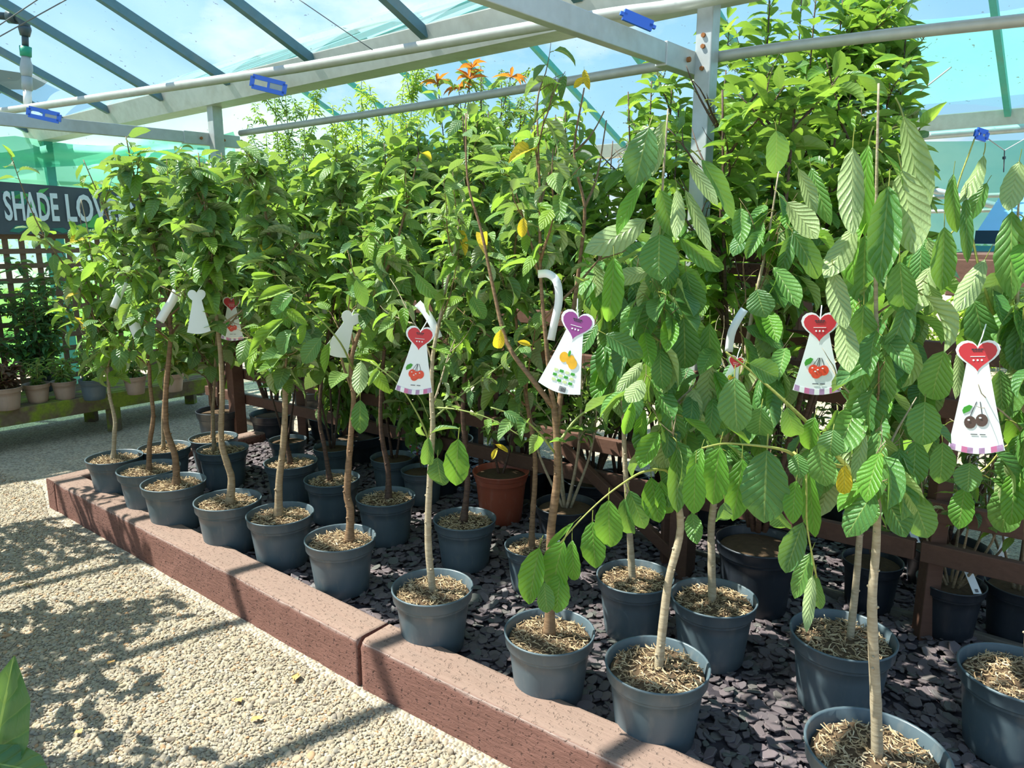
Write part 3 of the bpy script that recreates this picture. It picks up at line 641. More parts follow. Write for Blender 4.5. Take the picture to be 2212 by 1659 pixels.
MB().box(pc + VV * .1 - V3((0, 0, .09)), .42, .2, .02, UU, VV).put('base_board', 'shelf_wood', bx)

# ------------------------------------------------------------------ end staging: bench, trellis, sign
BS = 4.95
bench = thing('low_bench', Lp(BS, -.3, GZ), 'low mossy wooden staging bench at the far left', 'bench')
bz = .19
bevel(MB().beam(Lp(BS, -3.2, bz - .055), Lp(BS, .62, bz - .055), .035, .13).put('front_board', 'mossy_wood', bench), .006)
for k in range(6): bevel(MB().beam(Lp(BS + .07 + k * .098, -3.2, bz - .0), Lp(BS + .07 + k * .098, .62, bz - .0), .09, .025).put('bench_slat', 'mossy_wood', bench), .004)
for t in (-.40, -1.9, .5):
    for ds in (.04, .52): bevel(MB().beam(Lp(BS + ds, t, GZ), Lp(BS + ds, t, bz - .02), .09, .07).put('leg', 'mossy_wood', bench), .004)
tr = thing('trellis', Lp(5.72, -1, GZ), 'brown square lattice trellis behind the bench', 'trellis')
TS = 5.72
for k in range(36): MB().box(Lp(TS, -3.4 + k * .118, .70), .012, .042, 1.5, UU, VV).put('upright_slat', 'trellis_wood', tr)
for k in range(13): MB().beam(Lp(TS - .013, -3.5, .02 + k * .12), Lp(TS - .013, .75, .02 + k * .12), .012, .042).put('cross_slat', 'trellis_wood', tr)
for t in (-3.5, -1.4, .75): bevel(MB().beam(Lp(TS + .05, t, GZ), Lp(TS + .05, t, 1.95), .07, .07).put('trellis_post', 'trellis_wood', tr), .004)

# sign: plane at s = 5.62
SS = 5.62
def sg(x, y, ds=0.0): return onplane(x, y, Lp(SS + ds, 0), UU)
sgn = thing('shade_sign', sg(100, 450), 'dark slate sign reading SHADE LOVERS above the trellis', 'sign')
A, B, C_, D = sg(-140, 381), sg(330, 418), sg(330, 506), sg(-140, 506)
pl = MB(); n_ = UU * .02
pl.add([A, B, C_, D, A + n_, B + n_, C_ + n_, D + n_], [(0, 1, 2, 3), (7, 6, 5, 4), (0, 4, 5, 1), (1, 5, 6, 2), (2, 6, 7, 3), (3, 7, 4, 0)])
pl.put('sign_board', 'sign_slate', sgn)
def text_mesh(txt, size, sx):
    cu = bpy.data.curves.new('lettering', 'FONT'); cu.body = txt; cu.size = size; cu.extrude = .002; cu.offset = size * .022; cu.resolution_u = 3
    o = link(bpy.data.objects.new('tmp', cu)); dg = bpy.context.evaluated_depsgraph_get(); me = bpy.data.meshes.new_from_object(o.evaluated_get(dg))
    bpy.data.objects.remove(o); return me
lh = (sg(100, 418) - sg(100, 476)).length
left, right = sg(12, 470), sg(208, 476); xdir = V3((right - left)).normalized()
for word, x0, y0, x1, y1 in (('SHADE', 12, 474, 130, 477), ('LOVERS', 146, 477, 300, 480)):
    me = text_mesh(word, lh / .70, 1); me.materials.clear(); me.materials.append(MAT['sign_letter'])
    w_ = max(v.co.x for v in me.vertices) - min(v.co.x for v in me.vertices); mn = min(v.co.x for v in me.vertices)
    p0, p1 = sg(x0, y0, -.009), sg(x1, y1, -.009); xd = p1 - p0; sc = xd.length / w_; xd.normalize(); ud = V3((0, 0, 1)); nd = xd.cross(ud)
    M = Matrix(((xd.x * sc, 0, nd.x, p0.x), (xd.y * sc, 0, nd.y, p0.y), (xd.z * sc, 1, nd.z, p0.z), (0, 0, 0, 1))) @ Matrix.Translation((-mn, 0, 0))
    place('lettering', me, sgn, M)
rr = random.Random(5)
for (x, y, dx, dy, k) in [(60, 424, -58, -10, 1), (66, 420, -44, 8, 0), (80, 418, 26, -12, 0), (84, 424, 34, 8, 1), (84, 432, 16, 34, 0), (72, 432, -6, 40, 0), (60, 428, -30, 26, 1), (160, 500, 36, -22, 0), (165, 502, 60, -6, 1), (150, 500, -40, -6, 1), (185, 500, 36, -46, 0), (20, 500, 50, -14, 1)]:
    a = sg(x, y, -.004); b_ = sg(x + dx, y + dy, -.004); d = b_ - a; q = d.cross(UU).normalized() * d.length * .17
    MB().add([a, a.lerp(b_, .35) + q, b_, a.lerp(b_, .35) - q], [(0, 1, 2, 3)]).put('painted_leaf', ('sign_leaf', 'sign_leaf_dark')[k], sgn)
# ------------------------------------------------------------------ leaves
def leaf_mesh(prof, mat, arch, fold, wave, nu=6, nv=4, serr=0, pet=.12, seed=0, curl=0.0, twist=0.0, pleat=0.0):
    r = random.Random(seed); vs, uv, fs = [], [], []; y = z = 0.0
    for i in range(nu + 1):
        v = i / nu; a = arch * v ** 1.2
        if i: y += cos(a) / nu; z -= sin(a) / nu
        hw = prof(v)
        for j in range(nv + 1):
            u = j / nv * 2 - 1; e = abs(u)
            hh = hw * (1 + (serr * (1 if i % 2 else -1) if e == 1 and 0 < i < nu else 0))
            ff = fold + twist * (v - .4) * u; off = e * hh * sin(ff) * .5 + wave * e * sin(v * 9 + u * 2 + seed) * hw * 2 + curl * e * e * hw * (1 if u > 0 else .3) + pleat * (1 if i % 2 else -1) * e * (1 - e) * hw * 4
            x = u * hh * cos(ff)
            vs.append((x, y + sin(a) * off, z + cos(a) * off)); uv.append((.5 + u / 2, v))
    w = nv + 1
    for i in range(nu):
        for j in range(nv): q = i * w + j; fs.append((q, q + 1, q + w + 1, q + w))
    if pet:
        n = len(vs); pr = .018
        for k in range(4):
            t = k / 3; py = -pet * t; pz = -pet * .35 * t * t
            vs += [(-pr, py, pz), (pr, py, pz), (0, py, pz - pr * 1.6)]; uv += [(.5, -.3)] * 3
            if k:
                b0 = n + (k - 1) * 3
                for m in range(3): m2 = (m + 1) % 3; fs.append((b0 + m, b0 + m2, b0 + 3 + m2, b0 + 3 + m))
    return mesh('leaf', vs, fs, mat, True, uv)
def pr_ovate(v): return max(.012, .5 * (sin(pi * min(1, v ** .78)) ** .72) * (1 - .25 * v))
def pr_cherry(v): return max(.010, .5 * (sin(pi * v ** 1.0) ** .58) * (1.0 if v < .82 else 1 - (v - .82) * 1.9))
def pr_ellip(v): return max(.010, .5 * sin(pi * v) ** .80)
def pr_lance(v): return max(.010, .5 * sin(pi * v ** .85) ** 1.1)
LM = {}
def family(key, prof, mat, **kw):
    vars_ = kw.pop('vars_'); LM[key] = []
    for i, (a, f, c, t) in enumerate(vars_): LM[key].append(leaf_mesh(prof, mat, a, f, kw.get('wave', .03), kw.get('nu', 6), kw.get('nv', 4), kw.get('serr', 0), kw.get('pet', .15), i + 1, c, t, kw.get('pleat', 0)))
VR = [(.5, .5, .0, .0), (1.0, .7, .0, .3), (.2, .3, .15, -.3), (.8, .2, -.2, .4), (1.5, .8, .1, 0)]
family('cherry', pr_cherry, 'cherry_leaf', vars_=[(.35, .25, 0, .1), (.8, .5, 0, .3), (.1, .15, .3, -.3), (.6, .35, -.35, .4)], nu=10, nv=4, serr=.035, wave=.028, pet=.2, pleat=.012)
family('cherry_bright', pr_cherry, 'cherry_leaf_bright', vars_=[(.35, .25, 0, .1), (.8, .5, 0, .3), (.2, .35, .2, -.3)], nu=10, nv=4, serr=.035, wave=.028, pet=.2, pleat=.012)
family('yellow_cherry', pr_cherry, 'yellow_leaf', vars_=[(.5, .5, .1, .2)], nu=6, nv=4, wave=.04, pet=.2)
family('cherry_small', pr_cherry, 'cherry_leaf', vars_=VR[:4], nu=6, nv=4, pet=.2)
family('pear', pr_ovate, 'pear_leaf', vars_=VR)
family('young', pr_ovate, 'young_leaf', vars_=VR[:4])
family('yellow', pr_ovate, 'yellow_leaf', vars_=VR[:2])
family('glossy', pr_ellip, 'glossy_leaf', vars_=[(.4, .35, 0, 0), (.8, .5, 0, .3), (.1, .2, 0, -.3)], nu=6)
family('laurel', pr_ellip, 'laurel_leaf', vars_=[(.6, .6, 0, 0), (1.2, .8, 0, .3), (.3, .3, 0, -.3), (1.7, .9, .1, 0)], nu=6)
family('lime', pr_lance, 'lime_leaf', vars_=VR[:2], nu=4, nv=2)
family('small', pr_ellip, 'glossy_leaf', vars_=VR[:2], nu=4, nv=2)
family('dark', pr_ellip, 'dark_leaf', vars_=VR[:3], nu=4, nv=4)
family('red', pr_lance, 'red_leaf', vars_=VR[:2], nu=5, nv=2)
family('plum', pr_ovate, 'plum_leaf', vars_=VR[:2], nu=4, nv=4)

def leaf_matrix(p, d, nrm, wdt, L):
    d = V3(d).normalized(); nrm = V3(nrm); n = nrm - d * nrm.dot(d)
    if n.length < 1e-4: n = d.orthogonal()
    n.normalize(); x = d.cross(n)
    return Matrix(((x.x * wdt, d.x * L, n.x * L, p.x), (x.y * wdt, d.y * L, n.y * L, p.y), (x.z * wdt, d.z * L, n.z * L, p.z), (0, 0, 0, 1)))

ZONES = []      # (xa, ya, xb, yb, half width, depth): things that hang or stand clear of the leaves
def clear_of(M):
    c = M @ V3((0, .5, 0)); q = c - EYE; zc = q.dot(FW)
    if zc < .1: return False
    x = CX + F_PX * q.x / zc; y = CY - F_PX * q.dot(UP) / zc; Lp_ = M.col[1].xyz.length * F_PX / zc * .38
    for xa, ya, xb, yb, hw, dep in ZONES:
        if zc > dep: continue
        dx, dy = xb - xa, yb - ya; t = max(0, min(1, ((x - xa) * dx + (y - ya) * dy) / (dx * dx + dy * dy + 1e-6)))
        if (x - xa - t * dx) ** 2 + (y - ya - t * dy) ** 2 < (hw + Lp_) ** 2: return False
    return True
ZONES += [(1527, 30, 1508, 450, 14, 3.2), (1180, -5, 1560, 150, 14, 3.3), (1340, 155, 1860, 84, 8, 3.4), (1860, 84, 2212, 45, 8, 3.4), (560, 280, 760, 250, 6, 6.3), (980, 215, 1120, 192, 6, 6.3),
          (905, 720, 893, 850, 24, 4.0), (895, 830, 900, 840, 36, 4.0), (930, 690, 945, 725, 8, 4.0), (1246, 705, 1206, 840, 30, 4.0), (1205, 620, 1192, 730, 6, 4.0), (1172, 600, 1172, 604, 10, 4),
          (1765, 700, 1765, 850, 26, 3.3), (2110, 790, 2108, 980, 34, 2.9), (1594, 680, 1576, 755, 8, 3.2), (365, 650, 350, 690, 10, 6), (500, 660, 505, 730, 8, 6), (740, 690, 722, 760, 14, 4.6), (1310, 200, 1325, 330, 14, 9),
          (2060, 60, 2180, 330, 60, 9), (2110, 460, 2110, 460, 40, 9), (20, 445, 205, 450, 12, 5.2), (1625, 580, 1625, 580, 26, 3.9), (300, 200, 500, 260, 18, 6.2)]
class Plant:
    """gathers leaf matrices for one plant, links the 300 nearest as parts and bakes the rest"""
    def __init__(s, root): s.root = root; s.items = []
    def leaf(s, key, M, k=None, rnd=random): s.items.append((key, rnd.randrange(len(LM[key])) if k is None else k % len(LM[key]), M))
    def finish(s, limit=300, name='leaf'):
        s.items = [i for i in s.items if clear_of(i[2])]
        s.items.sort(key=lambda a: (a[2].translation - EYE).length)
        heroes = [i for i in s.items if getattr(i[2], '_h', False)]
        for key, k, M in s.items[:limit]: place(name, LM[key][k], s.root, M)
        rest = {}
        for key, k, M in s.items[limit:]: rest.setdefault(key, []).append((M, k))
        for key, it in rest.items(): bake('foliage', it, LM[key], LM[key][0].materials[0], s.root, True)

def spline(P, n=5):
    P = [V3(p) for p in P]; P = [P[0] * 2 - P[1]] + P + [P[-1] * 2 - P[-2]]; o = []
    for i in range(1, len(P) - 2):
        for k in range(n):
            u = k / n; a, b, c, d = P[i - 1:i + 3]
            o.append(.5 * ((2 * b) + (c - a) * u + (2 * a - 5 * b + 4 * c - d) * u * u + (3 * b - a - 3 * c + d) * u ** 3))
    o.append(P[-2]); return o

SPEC = {   # leaf family, length range, width ratio, droop (elevation of leaf), spacing, branch angle
    'pear': dict(key='pear', mix=[('young', .14), ('yellow', .004)], L=(.075, .135), W=.66, el=(-.8, .6), step=.021, ang=(.45, .95), pet=.15),
    'apple': dict(key='pear', mix=[('young', .30), ('yellow', .005)], L=(.07, .13), W=.66, el=(-1.0, .5), step=.024, ang=(.4, .9), pet=.15),
    'laurel': dict(key='laurel', mix=[('young', .10)], L=(.085, .15), W=.44, el=(-.7, .7), step=.021, ang=(.45, 1.1), pet=.1),
    'glossy': dict(key='glossy', mix=[('young', .10)], L=(.085, .145), W=.42, el=(-.45, .7), step=.022, ang=(.35, .95), pet=.1),
    'cherry': dict(key='cherry_small', mix=[('cherry_bright', .15), ('cherry', .2)], L=(.105, .165), W=.52, el=(-1.4, -.35), step=.027, ang=(.35, .8), pet=.2),
    'plum': dict(key='pear', mix=[('young', .2), ('yellow', .01)], L=(.06, .105), W=.52, el=(-.9, .5), step=.026, ang=(.3, .7), pet=.15),
    'lime': dict(key='lime', mix=[], L=(.035, .06), W=.26, el=(-.5, .5), step=.010, ang=(.3, .9), pet=.1),
    'small': dict(key='small', mix=[('young', .1)], L=(.03, .05), W=.40, el=(-.4, .6), step=.010, ang=(.3, .9), pet=.1),
    'dark': dict(key='dark', mix=[('glossy', .1)], L=(.06, .10), W=.42, el=(-.5, .4), step=.018, ang=(.5, 1.2), pet=.1),
    'bush': dict(key='pear', mix=[('young', .25)], L=(.04, .07), W=.5, el=(-.5, .5), step=.018, ang=(.4, 1.1), pet=.1),
    'heuchera': dict(key='plum', mix=[], L=(.05, .08), W=.8, el=(-.3, .6), step=.012, ang=(.6, 1.3), pet=.1),
}
def clothe(pl, path, sp, r, start=.12, dens=1.0, scale=1.0):
    """leaves in a spiral along a branch path"""
    ph = r.uniform(0, 6.28); acc = 0; tot = sum((b - a).length for a, b in zip(path[:-1], path[1:])) or 1; run = 0
    st = sp['step'] / dens
    for a, b in zip(path[:-1], path[1:]):
        d = b - a; l = d.length
        if l < 1e-6: continue
        d.normalize(); q = d.orthogonal().normalized(); q2 = d.cross(q); acc += l; run += l
        while acc > st:
            acc -= st
            if run / tot < start: continue
            p = b - d * acc; ph += 2.4 + r.uniform(-.4, .4); o = q * cos(ph) + q2 * sin(ph); o.z = o.z * .5; 
            if o.length < .1: continue
            o.normalize(); el = r.uniform(*sp['el']); frac = run / tot
            if el > -.45: el += .5 * max(0, frac - .7)
            hd = V3((o.x, o.y, 0)); hd = hd.normalized() if hd.length > .05 else V3((cos(ph), sin(ph), 0))
            dr = hd * cos(el) + V3((0, 0, sin(el))); L = r.uniform(*sp['L']) * scale * (1.08 - .35 * max(0, frac - .75) * 2)
            key = sp['key']; x = r.random()
            for mk, pr in sp['mix']:
                if x < pr: key = mk; break
                x -= pr
            nrm = V3((r.gauss(0, .35), r.gauss(0, .35), 1))
            if el < -.9: nrm = hd + V3((r.gauss(0, .3), r.gauss(0, .3), .3))
            pl.leaf(key, leaf_matrix(p + dr * L * sp['pet'], dr, nrm, L * sp['W'] * r.uniform(.85, 1.1), L), None, r)
def branch(root, pl, p0, dirv, L, r0, sp, r, mat, dens=1.0, up=.5, twigs=2, name='branch', scale=1.0, m=None):
    """woody branch that curves upward, with side twigs"""
    pts = [V3(p0)]; d = V3(dirv).normalized(); n = 7
    for i in range(n):
        d = (d + V3((r.gauss(0, .11), r.gauss(0, .11), up * .06 + r.gauss(0, .08)))).normalized(); pts.append(pts[-1] + d * L / n)
    own = m is None; m = m or MB()
    m.tube(pts, [r0 * (1 - .75 * i / n) for i in range(n + 1)], 6)
    clothe(pl, pts, sp, r, .12, dens, scale)
    for k in range(twigs):
        i = r.randint(2, n - 2); ax = (pts[i + 1] - pts[i]).normalized(); q = ax.orthogonal().normalized(); q.rotate(Matrix.Rotation(r.uniform(0, 6.28), 3, ax))
        branch(root, pl, pts[i], ax * .7 + q * .7, L * r.uniform(.3, .5), r0 * .5, sp, r, mat, dens, up, 0, m=m, scale=scale)
    if own: place(name, mesh(name, m.v, m.f, mat, True), root)
    return pts

def pot_mesh(name, R0, H, mat, taper=.76, lip=.045, wall=.004, rimw=.007):
    Rb = R0 * taper; Rs = R0 - rimw
    pr = [(.001, 0), (Rb - .006, 0), (Rb, .006)]
    for k in range(1, 5): pr.append((Rb + (Rs - .006 - Rb) * k / 4.0 * 1.0, .006 + (H - lip - .006) * k / 4.0))
    pr += [(R0 - .004, H - lip + .002), (R0 - .002, H - lip + .006), (R0, H - .007), (R0 + .003, H - .005), (R0 + .003, H), (R0 - .001, H + .001), (R0 - .004, H - .003), (R0 - .012, H - .055)]
    m = MB().lathe(pr, 40); me = mesh(name, m.v, m.f, mat, True); return me
def mulch_mesh(seed, R0, n=430, big=1.0):
    r = random.Random(seed); vs, fs = [], []
    m = 28; vs.append((0, 0, .006)); vs += [(R0 * .55 * cos(2 * pi * k / m), R0 * .55 * sin(2 * pi * k / m), .002) for k in range(m)]; vs += [(R0 * cos(2 * pi * k / m), R0 * sin(2 * pi * k / m), -.008) for k in range(m)]
    for k in range(m): k2 = (k + 1) % m; fs += [(0, 1 + k, 1 + k2), (1 + k, 1 + m + k, 1 + m + k2, 1 + k2)]
    soil = mesh('soil', vs, fs, 'mulch_soil', True); vs, fs = [], []
    for i in range(n):
        rad = R0 * .97 * sqrt(r.random()); a = r.uniform(0, 6.28); L = r.uniform(.014, .036) * big; w_ = r.uniform(.0022, .0050) * big
        if rad + L * .35 > R0: rad = max(0, R0 - L * .5)
        c = V3((rad * cos(a), rad * sin(a), .004 + r.uniform(0, .012) - .010 * (rad / R0) ** 2)); rot = Euler((r.gauss(0, .35), r.gauss(0, .35), r.uniform(0, 6.28))).to_matrix()
        cv = r.gauss(0, 1.1); b0 = len(vs); ns = 3
        for k in range(ns + 1):
            t = (k / ns - .5) * 2; ang = cv * t; tp = 1 - .45 * abs(t)
            x = sin(ang) / cv if abs(cv) > .05 else t; y = (1 - cos(ang)) / cv if abs(cv) > .05 else 0
            cen = V3((x * L / 2, y * L / 2, 0)); nn = V3((-sin(ang), cos(ang), 0))
            for o in (cen + nn * w_ / 2 * tp, cen - nn * w_ / 2 * tp, cen + V3((0, 0, w_ * .7 * tp))): vs.append(tuple(c + rot @ o))
        for k in range(ns):
            q = b0 + k * 3
            for e in range(3): e2 = (e + 1) % 3; fs.append((q + e, q + e2, q + 3 + e2, q + 3 + e))
        fs += [(b0, b0 + 1, b0 + 2), (b0 + ns * 3 + 2, b0 + ns * 3 + 1, b0 + ns * 3)]
    return soil, mesh('mulch', vs, fs, 'mulch_chip')
POTM = {'plastic': pot_mesh('pot', .145, .235, 'pot_plastic'), 'black': pot_mesh('pot', .145, .26, 'pot_black', .78), 'terracotta': pot_mesh('pot', .145, .27, 'pot_terracotta', .74, .03), 'tan': pot_mesh('pot', .145, .24, 'pot_tan', .72, .05)}
MUL = [mulch_mesh(i + 20, .132) for i in range(4)]
def put_pot(root, p, sc, kind='plastic', mul=0, rot=0.0, mulch=True, lean=0.0):
    """p is the rim centre's foot on the slate, sc scales the 29 cm pot"""
    M = Matrix.Translation(p) @ Matrix.Rotation(rot, 4, 'Z') @ Matrix.Rotation(lean, 4, 'X') @ Matrix.Diagonal((sc, sc, sc, 1))
    place('pot', POTM[kind], root, M)
    H = {'plastic': .235, 'black': .26, 'terracotta': .27, 'tan': .24}[kind]
    T = M @ Matrix.Translation((0, 0, H - .022)) @ Matrix.Rotation(rot * 3 + mul, 4, 'Z')
    so, mu = MUL[mul % 4]; s_ = place('soil', so, root, T)
    if mulch: o = place('mulch', mu, root, T); o['kind'] = 'stuff'
def potpos(x, y, w, W=.29, H=.235, z0=0.0):
    """scale so that the rim spans w pixels, then stand the pot on the slate"""
    sc = 1.0
    for _ in range(12):
        p = onz(x, y, z0 + H * sc); d = (p - EYE).dot(FW); sc = max(.45, min(1.6, (w * d / F_PX / (W * 1.01)) * .6 + sc * .4))
    p = onz(x, y, z0 + H * sc); return V3((p.x, p.y, z0)), sc
TREES = {}
def tree(key, pot, trunk, rad, spec, crown, label, group=None, bmat='bark_tan', kind='plastic', nb=9, blen=.30, dens=1.0, dy=0.0, seed=None, lead=1.0, scale=1.0, name='fruit_tree', cat='tree', H=.235, rough=1, mulch=True, twigs=2, extra=(), finish=True, potw=None, z0=0.0):
    """pot = (x, y, rim width) px; trunk = px points at the pot's depth; crown = (y where branches start, y of the top)"""
    r = random.Random(seed if seed is not None else hash(key) & 0xffff if False else sum(map(ord, key)) * 7)
    p, sc = potpos(pot[0], pot[1], pot[2], H=H, z0=z0); root = thing(name, p, label, cat, group)
    put_pot(root, p, sc, kind, r.randrange(4), r.uniform(0, 6), mulch)
    pl = Plant(root); Y = p.y; sp = SPEC[spec]
    T = [ony(x, y, Y + dy * i / max(1, len(trunk) - 1)) for i, (x, y) in enumerate(trunk)]
    T[0] = V3((T[0].x, Y, p.z + H * sc - .035))
    S = spline(T, 5); n = len(S)
    rr_ = [max(.0022, rad * (1 - .86 * (i / (n - 1)) ** 1.1) * (1.0 + (.55 * max(0, 1 - i / 2.2) if rough else .1)) * (1 + (.10 * noise.noise(S[i] * 30)))) for i in range(n)]
    m = MB().tube(S, rr_, 12)
    for i in range(2, n - 2):          # knots and scars
        if r.random() < .5 and rr_[i] > .006:
            a = r.uniform(0, 6.28); c = S[i] + V3((cos(a), sin(a), 0)) * rr_[i] * .75
            m.tube([c, c + V3((cos(a), sin(a), .4)) * rr_[i] * .55], [rr_[i] * .45, rr_[i] * .22], 6)
    place('trunk', mesh('trunk', m.v, m.f, bmat, True), root)
    y0, y1 = crown; zlo = ony(0, y0, Y).z; zhi = ony(0, y1 + (90 if spec in ('pear', 'apple') else 0), Y + dy).z
    inc = [q for q in S if zlo <= q.z <= zhi] or S[-3:]
    az = r.uniform(0, 6.28)
    for k in range(nb):
        f = (k + r.uniform(.1, .6)) / nb; q = inc[min(len(inc) - 1, int(f * len(inc)))]; az += 2.39 + r.uniform(-.3, .3)
        an = r.uniform(*sp['ang']) * (1.15 - .45 * f); hd = V3((cos(az), sin(az) * .8, 0)); L = blen * (1.15 - .55 * f) * r.uniform(.8, 1.15)
        branch(root, pl, q, hd * sin(an) + V3((0, 0, cos(an))), L, max(.0025, rad * .34 * (1 - .5 * f)), sp, r, bmat if rad > .012 and f < .4 else 'shoot_brown', dens, .35, twigs, scale=scale)
    top = [q for q in S if q.z > zlo + (zhi - zlo) * .25]
    if len(top) > 2 and lead: clothe(pl, top, sp, r, 0, dens * lead, scale)
    TREES[key] = (root, pl, Y, r)
    for pts, rd, mt, dn in extra:      # hand-placed limbs in px
        Q = spline([ony(x, y, Y + dyy) for x, y, dyy in pts], 4); k = len(Q)
        me = MB().tube(Q, [max(.002, rd * (1 - .75 * i / (k - 1))) for i in range(k)], 8); place('branch', mesh('branch', me.v, me.f, mt, True), root)
        if dn: clothe(pl, Q, sp, r, .15, dn, scale)
    if finish: pl.finish()
    return root

# ---- the young fruit trees in the bed (rim x, y, width in px)
tree('t1', (247, 986, 112), [(243, 985), (247, 940), (248, 905), (236, 850), (232, 780), (222, 700), (205, 600), (190, 500), (175, 430)], .013, 'apple', (840, 430), 'leftmost potted fruit tree, thin crown leaning left over the bench', nb=13, blen=.40, dens=.8, bmat='bark_pale', twigs=1,
     extra=[([(232, 800, 0), (205, 690, -.05), (150, 590, -.1), (90, 500, -.15), (50, 410, -.18), (25, 340, -.2)], .006, 'shoot_brown', .8), ([(228, 760, 0), (180, 640, .05), (130, 540, .08), (62, 490, .1)], .005, 'shoot_brown', .8)])
tree('t2', (321, 1010, 127), [(320, 1005), (323, 960), (331, 900), (324, 830), (320, 760), (300, 640), (262, 540), (225, 450), (180, 345)], .0135, 'apple', (800, 350), 'fruit tree second from the left with crooked tan stem beside leftmost pot', nb=12, blen=.28, dens=.8, bmat='bark_brown')
tree('t3', (375, 1040, 131), [(380, 1036), (378, 985), (359, 925), (358, 850), (366, 760), (368, 700), (350, 600), (318, 480), (290, 380), (272, 295)], .0175, 'pear', (740, 300), 'third fruit tree from the left with stout branching tan trunk', nb=15, blen=.25, bmat='bark_brown')
tree('t21', (355, 965, 106), [(352, 960), (352, 900), (356, 840), (360, 700), (370, 560), (365, 430), (360, 340)], .010, 'pear', (820, 340), 'fruit tree whose pot stands behind the two leftmost pots', nb=13, blen=.29, bmat='bark_tan')
tree('t4', (492, 1078, 139), [(495, 1072), (500, 1035), (492, 1005), (478, 950), (480, 850), (476, 760), (468, 690), (455, 560), (440, 430), (428, 330)], .0185, 'pear', (730, 300), 'fruit tree in the front row with swollen knotty graft, fourth pot along the sleeper', nb=15, blen=.25, bmat='bark_tan')
tree('t19', (481, 968, 106), [(462, 962), (460, 900), (462, 850), (470, 700), (485, 560), (490, 430), (478, 330)], .011, 'pear', (820, 320), 'fruit tree in a pot just behind the fourth pot of the front row', nb=13, blen=.34)
tree('t20', (461, 944, 100), [(458, 940), (458, 890), (450, 820), (430, 700), (420, 520), (410, 380)], .009, 'pear', (830, 350), 'fruit tree in the rearmost left pot with paler rim', nb=12, blen=.32, bmat='bark_brown')
tree('t5', (605, 1108, 141), [(600, 1100), (603, 1040), (612, 960), (616, 870), (612, 780), (600, 650), (580, 500), (560, 390), (555, 330)], .0175, 'pear', (820, 300), 'fruit tree fifth along the sleeper with smooth grey-brown stem', nb=16, blen=.25, bmat='bark_tan')
tree('t18', (628, 996, 112), [(627, 975), (615, 930), (615, 880), (625, 780), (650, 600), (660, 450), (655, 330)], .013, 'pear', (850, 320), 'fruit tree behind the fifth front pot with green weeds on its mulch', nb=14, blen=.30, bmat='bark_dark')
tree('t6', (735, 1160, 151), [(752, 1140), (757, 1105), (750, 1070), (752, 1020), (758, 940), (764, 860), (760, 770), (800, 660), (845, 560), (880, 440), (905, 330)], .0175, 'apple', (800, 340), 'fruit tree sixth along the sleeper with burred reddish graft', nb=9, blen=.24, dens=.75, bmat='bark_brown',
     extra=[([(763, 800, 0), (735, 740, -.1), (681, 678, -.15), (633, 630, -.2), (597, 594, -.22)], .0045, 'shoot_green', 0), ([(760, 870, 0), (830, 800, .1), (900, 850, .1), (925, 900, .1)], .004, 'shoot_green', 0), ([(762, 850, 0), (735, 740, 0), (800, 650, .05), (870, 530, .1)], .006, 'shoot_brown', .5)], finish=False)
tree('t17', (717, 1032, 118), [(712, 1012), (700, 960), (690, 900), (700, 780), (730, 600), (735, 450), (725, 330)], .0125, 'pear', (830, 300), 'fruit tree with dark leaning stem in the second row behind the burred tree', nb=14, blen=.30, bmat='bark_dark')
tree('t16', (833, 1071, 127), [(838, 1052), (838, 1015), (826, 950), (822, 880), (830, 760), (850, 600), (840, 450), (830, 310)], .015, 'pear', (820, 290), 'fruit tree with dark trunk in the second row left of the red pot', nb=14, blen=.30, bmat='bark_dark')
tree('t7', (934, 1266, 175), [(935, 1262), (926, 1190), (925, 1110), (930, 1010), (935, 920), (932, 850), (935, 770), (950, 690), (968, 600), (985, 520), (1000, 430)], .0125, 'plum', (900, 440), 'slender pale-stemmed tree seventh along the sleeper with a red heart tag', nb=6, blen=.34, dens=.8, bmat='bark_pale', rough=0,
     extra=[([(930, 960, 0), (905, 900, -.08), (860, 830, -.12), (800, 780, -.12)], .004, 'shoot_green', .5), ([(935, 905, 0), (1000, 850, .05), (1080, 790, .1), (1130, 740, .1)], .004, 'shoot_green', .45), ([(937, 880, 0), (990, 885, -.05), (1060, 905, -.08), (1130, 945, -.1)], .0035, 'shoot_green', .5)], finish=False)
tree('t15', (1004, 1119, 135), [(1000, 1098), (1010, 1040), (1006, 980), (1000, 880), (1010, 740), (1020, 600), (1010, 460), (1000, 250)], .015, 'pear', (850, 250), 'fruit tree with dark forked root in the second row, left of the terracotta pot', nb=14, blen=.30, bmat='bark_dark', dens=.8,
     extra=[([(1003, 900, 0), (960, 800, .1), (985, 600, .15), (1010, 240, .2)], .008, 'shoot_brown', .5)])
